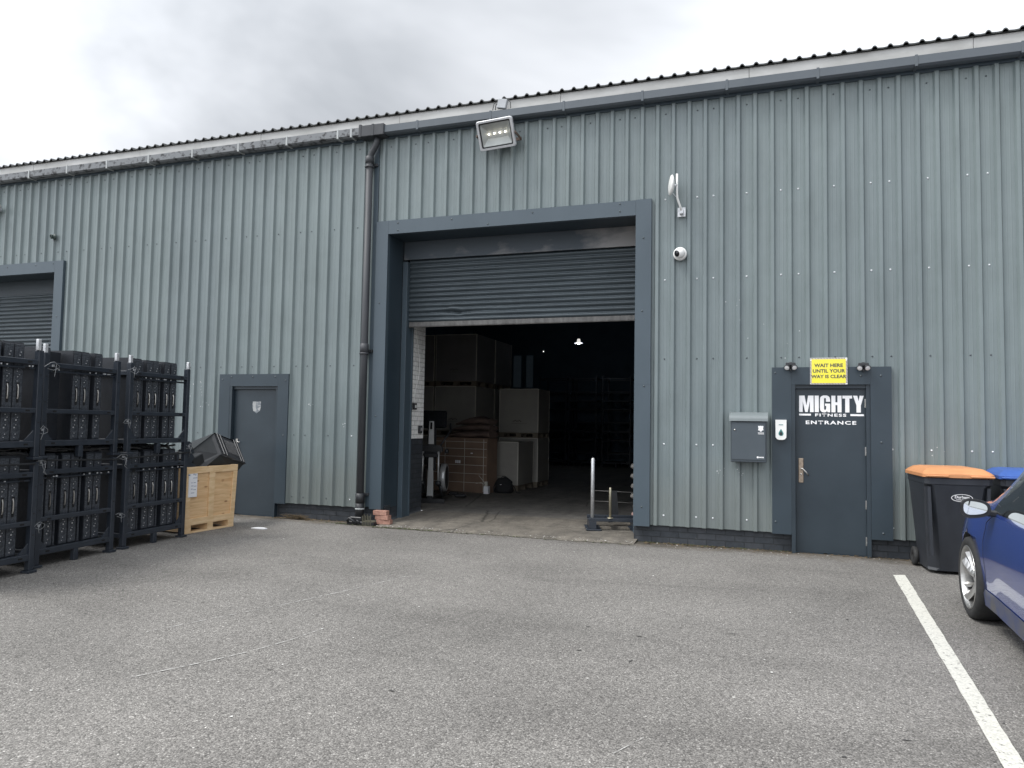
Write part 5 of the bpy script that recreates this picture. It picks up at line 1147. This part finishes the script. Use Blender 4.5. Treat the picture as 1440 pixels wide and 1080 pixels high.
big_box('board_crate', XR - 2.05, 5.92, FZ + 1.112, 1.0, 1.18, 1.12, 'grey board crate in the middle beside the white brick pier', BOARD)
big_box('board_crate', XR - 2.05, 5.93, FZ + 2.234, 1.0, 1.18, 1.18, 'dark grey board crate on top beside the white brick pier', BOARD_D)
big_box('board_crate', XR - 1.0, 7.13, FZ, 1.0, 1.16, 1.11, 'grey board crate at the bottom of the second row of the left stack', BOARD)
big_box('board_crate', XR - 1.0, 7.13, FZ + 1.112, 1.0, 1.16, 1.12, 'grey board crate in the middle of the second row of the left stack', BOARD)
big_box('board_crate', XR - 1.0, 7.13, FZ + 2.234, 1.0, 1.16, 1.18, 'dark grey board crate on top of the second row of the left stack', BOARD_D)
big_box('board_crate', 7.22, 5.18, FZ, 1.02, 1.06, 1.02, 'pale board crate on the floor behind the black backpack', BOARD)
big_box('board_crate', 7.40, 6.30, FZ, 0.92, 0.88, 1.09, 'pale board crate on the floor at the right end of the crates', BOARD)
big_box('board_crate', 7.40, 6.30, FZ + 1.092, 0.92, 0.88, 1.10, 'board crate standing on another at the right end of the crates', BOARD)
# brown strapped carton
e = tag(empty('strapped_carton', (6.50, 4.62, FZ), R(-9)), 'large brown carton with white straps leaning beside the pale crate', 'carton')
m = MB(); m.box((0, 0, 0), (1.36, 0.42, 1.10), 0.008); m.build('carton_body', CARTON, e)
for x in (0.36, 0.83, 1.28): m = MB(); m.box((x - 0.005, -0.004, 0.02), (x + 0.005, -0.0005, 1.08)); m.build('strap', STRIP_E, e)
for z in (0.20, 0.38, 0.55, 0.72, 0.88, 1.02): m = MB(); m.box((0.01, -0.0075, z - 0.004), (1.35, -0.0045, z + 0.004)); m.build('strap', STRIP_E, e)
m = MB()
for a in (0.70, 0.745, 0.79): m.box((a - .085, -0.011, 0.58), (a - 0.050, -0.008, 0.64))
m.box((0.98, -0.011, 0.78), (1.03, -0.008, 0.80)); m.build('sticker', PAPER, e)
# draped cover on the carton
e = tag(empty('draped_cover', (6.50, 4.60, FZ + 1.10), R(-9)), 'folded dark brown cloth cover piled on the strapped carton', 'cloth cover')
for k, (x0_, x1_, z0_, z1_, h_) in enumerate(((0.30, 1.40, 0.0, 0.0, 0.16), (0.42, 1.40, 0.14, 0.14, 0.15), (0.60, 1.38, 0.27, 0.27, 0.17))):
    m = MB(); nx = 22; g_ = []
    for i in range(nx + 1):
        t = i / nx; x = x0_ + (x1_ - x0_) * t; hh = h_ * min(1, (t * 3.0) ** 0.7) * (0.9 + 0.12 * math.sin(9 * t + k)); r = []
        for q_ in range(10):
            a = math.pi * 2 * q_ / 10; r.append(m.bm.verts.new((x, 0.20 + 0.20 * math.cos(a) + 0.01 * math.sin(x * 20), z0_ + hh / 2 + hh / 2 * math.sin(a) + 0.012 * math.sin(x * 11 + a * 2))))
        g_.append(r)
    for a, b in zip(g_, g_[1:]):
        for q_ in range(10): f = m.bm.faces.new((a[q_], a[(q_ + 1) % 10], b[(q_ + 1) % 10], b[q_])); f.smooth = True
    m.bm.faces.new(g_[0][::-1]); m.bm.faces.new(g_[-1]); m.build('cloth_fold', SACK, e)
# backpack
e = tag(empty('backpack', (8.10, 4.72, FZ), R(18)), 'black backpack on the floor against the pale board crate', 'backpack')
m = MB(); secs = []
for z, w, d in ((0.0, 0.17, 0.10), (0.03, 0.19, 0.12), (0.14, 0.19, 0.12), (0.22, 0.165, 0.10), (0.28, 0.12, 0.07), (0.31, 0.06, 0.035)):
    secs.append([m.bm.verts.new((w * math.cos(2 * math.pi * k / 16) * 1.0, d * math.sin(2 * math.pi * k / 16), z)) for k in range(16)])
for a, b in zip(secs, secs[1:]):
    for k in range(16): f = m.bm.faces.new((a[k], a[(k + 1) % 16], b[(k + 1) % 16], b[k])); f.smooth = True
for v in m.bm.verts: v.co.x *= 1 + 0.10 * math.sin(v.co.z * 31 + v.co.y * 17); v.co.y *= 1 + 0.22 * math.sin(v.co.z * 23 + v.co.x * 29); v.co.z += 0.012 * math.sin(v.co.x * 41)
m.bm.faces.new(secs[0][::-1]); m.bm.faces.new(secs[-1]); m.box((-0.12, -0.16, 0.03), (0.12, -0.09, 0.17), 0.02, 2); m.build('bag_body', mat('black_nylon', (0.014, 0.015, 0.017), 0.85), e)
m = MB(); m.tube([(-0.05, -0.03, 0.29), (-0.04, -0.05, 0.33), (0.04, -0.05, 0.33), (0.05, -0.03, 0.29)], 0.009, 6); m.tube([(0.15, -0.08, 0.20), (0.22, -0.12, 0.12), (0.26, -0.13, 0.02), (0.34, -0.12, 0.015)], 0.010, 6); m.tube([(-0.16, -0.06, 0.22), (-0.20, -0.10, 0.12), (-0.19, -0.12, 0.02)], 0.010, 6); m.build('strap', BLACK, e)
m = MB(); m.box((-0.075, -0.128, 0.12), (-0.045, -0.118, 0.18), 0.003); m.build('badge', GALV, e)
# small white carton with bits
e = tag(empty('small_carton', (7.82, 4.30, FZ), R(5)), 'small white box with paper sticking out beside the backpack', 'box')
m = MB(); m.box((0, 0, 0), (0.10, 0.12, 0.15), 0.003); m.build('box_body', PAPER, e)
m = MB(); m.tube([(0.03, 0.05, 0.15), (0.0, 0.03, 0.24), (-0.10, 0.0, 0.36)], 0.006, 5); m.tube([(0.02, 0.05, 0.15), (-0.05, 0.02, 0.22), (-0.16, 0.0, 0.20)], 0.005, 5); m.box((0.02, 0.02, 0.151), (0.07, 0.08, 0.24), 0.004); m.build('paper_rolls', STRIP_E, e)

# cross trainer seen from the front
e = tag(empty('exercise_machine', (7.60, 2.28, FZ), R(15)), 'black and silver cross trainer with a screen behind the brick pier', 'exercise machine')
def part(name, fn, mt):
    m = MB(); fn(m); return m.build(name, mt, e)
part('front_foot', lambda m: m.box((-0.27, -0.05, 0.0), (0.27, 0.05, 0.075), 0.012, 2), BLACK)
part('base_beam', lambda m: (m.box((-0.05, 0.0, 0.04), (0.05, 1.6, 0.12), 0.01), m.box((-0.27, 1.5, 0.0), (0.27, 1.6, 0.06), 0.01)), BLACK)
part('front_column', lambda m: m.prism([(-0.055, 0.10), (0.055, 0.10), (0.045, 0.80), (-0.030, 0.80)], (0.0, 0.03, 0.0), (1, 0, 0), (0, -0.02, 1), (0, 1, 0), 0.06), mat('brushed_silver', (0.62, 0.63, 0.63), 0.35, metal=0.5))
part('upper_mast', lambda m: m.box((-0.07, 0.06, 0.55), (0.07, 0.20, 1.40), 0.02), BLACK)
part('mast_cover', lambda m: m.prism([(-0.045, 1.02), (0.050, 1.02), (0.040, 1.42), (-0.035, 1.42)], (0.0, 0.03, 0.0), (1, 0, 0), (0, 0, 1), (0, 1, 0), 0.03), MATS['brushed_silver'])
part('mast_display', lambda m: m.box((-0.018, 0.018, 1.28), (0.020, 0.029, 1.40)), BLACK_GLOSS)
part('console', lambda m: (m.box((-0.20, 0.07, 1.30), (0.26, 0.12, 1.60), 0.02), m.box((-0.19, 0.066, 1.592), (0.25, 0.12, 1.606), 0.003)), BLACK_GLOSS)
part('joint_block', lambda m: (m.box((-0.20, 0.02, 0.86), (0.20, 0.16, 1.0), 0.03, 2), m.box((-0.13, 0.0, 0.78), (0.13, 0.10, 0.87), 0.02)), BLACK)
for s in (-1, 1):
    part('swing_arm', lambda m: m.tube([(s * 0.135, 0.05, 0.94), (s * 0.145, 0.02, 0.38)], 0.017, 10), MATS['brushed_silver'])
    part('arm_pivot', lambda m: m.lathe([(0.0001, -.05), (0.045, -.035), (0.055, 0), (0.045, .035), (0.0001, .05)], (s * 0.145, 0.03, 0.34), (0, 0, 1), 14), BLACK)
    part('lower_arm', lambda m: m.tube([(s * 0.19, 0.03, 0.30), (s * 0.20, 0.10, 0.12), (s * 0.20, 0.9, 0.10)], 0.022, 8), BLACK)
    part('hand_grip', lambda m: m.tube([(s * 0.17, 0.05, 1.0), (s * 0.26, 0.10, 1.15), (s * 0.30, 0.30, 1.25), (s * 0.28, 0.40, 1.38)], 0.018, 8), BLACK)
part('side_grip', lambda m: m.lathe([(0.02, 0), (0.045, .01), (0.045, .05), (0.02, .06)], (0.25, 0.05, 0.90), (1, 0, 0), 14), BLACK)
part('flywheel_cover', lambda m: m.lathe([(0.0001, 0.09), (0.10, 0.09), (0.20, 0.075), (0.235, 0.05), (0.24, 0.0), (0.235, -0.05), (0.0001, -0.06)], (0.13, 0.62, 0.40), (1, 0, 0), 36), BLACK)
part('flywheel_ring', lambda m: m.lathe([(0.215, 0.075), (0.245, 0.07), (0.252, 0.03), (0.252, -0.02), (0.24, -0.03), (0.215, -0.02)], (0.13, 0.62, 0.40), (1, 0, 0), 48, closed=True), MATS['brushed_silver'])
part('side_shroud', lambda m: (m.box((-0.30, 0.4, 0.06), (-0.16, 1.3, 0.62), 0.06, 2), m.box((0.30, 0.9, 0.02), (0.52, 1.0, 0.08), 0.02)), BLACK)

# weight sled at the right of the doorway
e = tag(empty('weight_sled', (10.92, 0.42, 0.052), R(17)), 'black weight sled with two steel poles in the loading doorway', 'weight sled')
def part(name, fn, mt):
    m = MB(); fn(m); return m.build(name, mt, e)
part('base_frame', lambda m: (m.box((-0.05, -0.03, 0.12), (0.62, 0.03, 0.165), 0.004), m.box((-0.05, 0.34, 0.12), (0.62, 0.40, 0.165), 0.004), m.box((0.22, 0.031, 0.105), (0.28, 0.339, 0.16))), RACK)
part('runner', lambda m: (m.box((-0.045, -0.035, 0.02), (0.055, 0.40, 0.119), 0.004), m.box((-0.085, -0.07, 0.002), (0.12, 0.42, 0.019), 0.003)), RACK)
part('runner', lambda m: (m.box((0.56, -0.035, 0.02), (0.62, 0.40, 0.119), 0.004), m.box((0.52, -0.07, 0.002), (0.66, 0.42, 0.019), 0.003)), RACK)
part('push_pole', lambda m: m.tube([(0.0, 0.0, 0.166), (0.0, 0.0, 0.96), (0, 0, 0.975)], [0.0245, 0.0245, 0.014], 16), GALV)
part('weight_post', lambda m: (m.tube([(0.24, 0.0, 0.166), (0.24, 0.0, 0.565), (0.24, 0, 0.58)], [0.019, 0.019, 0.010], 14), m.lathe([(0.045, 0), (0.035, 0.012), (0.02, 0.014)], (0.24, 0.0, 0.166), (0, 0, 1), 14)), mat('dull_brass_post', (0.40, 0.37, 0.28), 0.4, metal=0.7))
part('back_strut', lambda m: m.prism([(0.28, 0.12), (0.40, 0.12), (0.37, 0.50), (0.30, 0.50)], (0, 0.40, 0), (1, 0, 0), (0, 0, 1), (0, 1, 0), 0.04), BLACK)
part('cross_bar', lambda m: (m.tube([(0.06, 0.75, 0.47), (0.62, 0.55, 0.47)], 0.006, 8), m.tube([(0.06, 0.75, 0.32), (0.62, 0.55, 0.32)], 0.005, 8)), MATS['dull_alloy_rail'])
# stack of rough bags by the right jamb
for k in range(5):
    m = MB(); secs = []; w, d, h = 0.30, 0.20, 0.15
    for i in range(7):
        t = -1 + 2 * i / 6; q_ = (1 - abs(t) ** 3) ** 0.5 if abs(t) < 1 else 0.25
        secs.append([m.bm.verts.new((t * w, d * max(q_, .35) * math.cos(2 * math.pi * j / 12), h / 2 + h / 2 * max(q_, .4) * math.sin(2 * math.pi * j / 12) + 0.006 * math.sin(i * 3 + j))) for j in range(12)])
    for a, b in zip(secs, secs[1:]):
        for j in range(12): f = m.bm.faces.new((a[j], a[(j + 1) % 12], b[(j + 1) % 12], b[j])); f.smooth = True
    m.bm.faces.new(secs[0][::-1]); m.bm.faces.new(secs[-1])
    o = m.build('grey_sack', mat('grey_sack_cloth', (0.30, 0.29, 0.27), 0.9, col2=(0.14, 0.13, 0.12), scale=12, bump=0.5, bscale=40)); o.location = (11.575 + random.uniform(-.02, .02), 1.47 + random.uniform(-.02, .02), FZ + 0.146 * k + (0.14 if k >= 0 else 0)); o.rotation_euler = (0, 0, R(random.uniform(-8, 8)))
    tag(o, ['lowest', 'second lowest', 'middle', 'second highest', 'topmost'][k] + ' grey sack of the pile at the right door jamb', 'sack', 'grey sacks piled at the right door jamb')
m = MB(); m.box((11.30, 1.28, FZ), (11.90, 1.62, FZ + 0.139), 0.01); tag(m.build('pink_carton', mat('faded_pink_carton', (0.55, 0.36, 0.32), 0.7, col2=(0.62, 0.58, 0.55), scale=9, contrast=(.45, .55))), 'faded pink box under the grey sacks at the right jamb', 'box')

# racks at the back of the hall
for cxn, (xx, lab) in enumerate(((5.55, 'left'), (6.62, 'middle'), (7.80, 'right'))):
    for k in range(3):
        r_ = copy_tree(rack0); r_.location = (xx, 15.5, FZ + 1.052 * k + .001); r_.rotation_euler = (0, 0, 0)
        tag(r_, '%s black stillage of the %s stack at the dark back of the hall' % (['lowest', 'middle', 'topmost'][k], lab), 'stillage', 'black stillages at the back of the hall')
# pale panels on the back wall and hanging lamp
for (x0_, x1_, lab) in ((3.62, 3.93, 'left tall pale panel on the dark back wall'), (4.15, 4.42, 'right tall pale panel on the dark back wall')):
    m = MB(); m.box((x0_, 18.16, 2.95), (x1_, 18.195, 4.2), 0.004); tag(m.build('wall_panel', GLOW_PANEL), lab, 'panel', 'tall pale panels on the back wall')
e = tag(empty('pendant_lamp', (7.55, 13.0, 4.05)), 'lit white pendant lamp hanging in the dark hall', 'pendant lamp')
m = MB(); m.lathe([(0.04, 0.14), (0.05, 0.10), (0.06, 0.04), (0.13, 0.0), (0.12, 0.0), (0.05, 0.03), (0.03, 0.05)], (0, 0, 0), (0, 0, 1), 28); m.build('lamp_shade', mat('lit_white_shade', (0.8, 0.8, 0.8), 0.4, emit=(1, .98, .94), emit_s=0.5), e)
m = MB(); m.lathe([(0.0001, -0.03), (0.03, -0.02), (0.035, 0.0), (0.02, 0.03), (0.0001, 0.035)], (0, 0, 0), (0, 0, 1), 20); m.build('bulb', LAMPM, e)
m = MB(); m.cyl((0, 0, 0.14), (0, 0, 1.55), 0.006, n=6); m.build('flex', BLACK, e)
e = tag(empty('pendant_lamp', (5.80, 15.0, 4.02)), 'tiny distant lit lamp left of the white pendant in the dark hall', 'pendant lamp')
m = MB(); m.lathe([(0.0001, -0.018), (0.016, -0.006), (0.016, 0.012), (0.0001, 0.02)], (0, 0, 0), (0, 0, 1), 12); m.build('bulb', mat('dim_lit_bulb', (1, 1, 1), 0.4, emit=(1, .98, .94), emit_s=1.5), e)
m = MB(); m.cyl((0, 0, 0.03), (0, 0, 1.58), 0.005, n=6); m.build('flex', BLACK, e)

pl = bpy.data.lights.new('pendant_glow', 'POINT'); pl.energy = 7; pl.color = (0.72, 0.84, 1.0); pl.shadow_soft_size = 0.08
po = bpy.data.objects.new('pendant_glow', pl); COL.objects.link(po); po.location = (7.55, 13.0, 3.96)
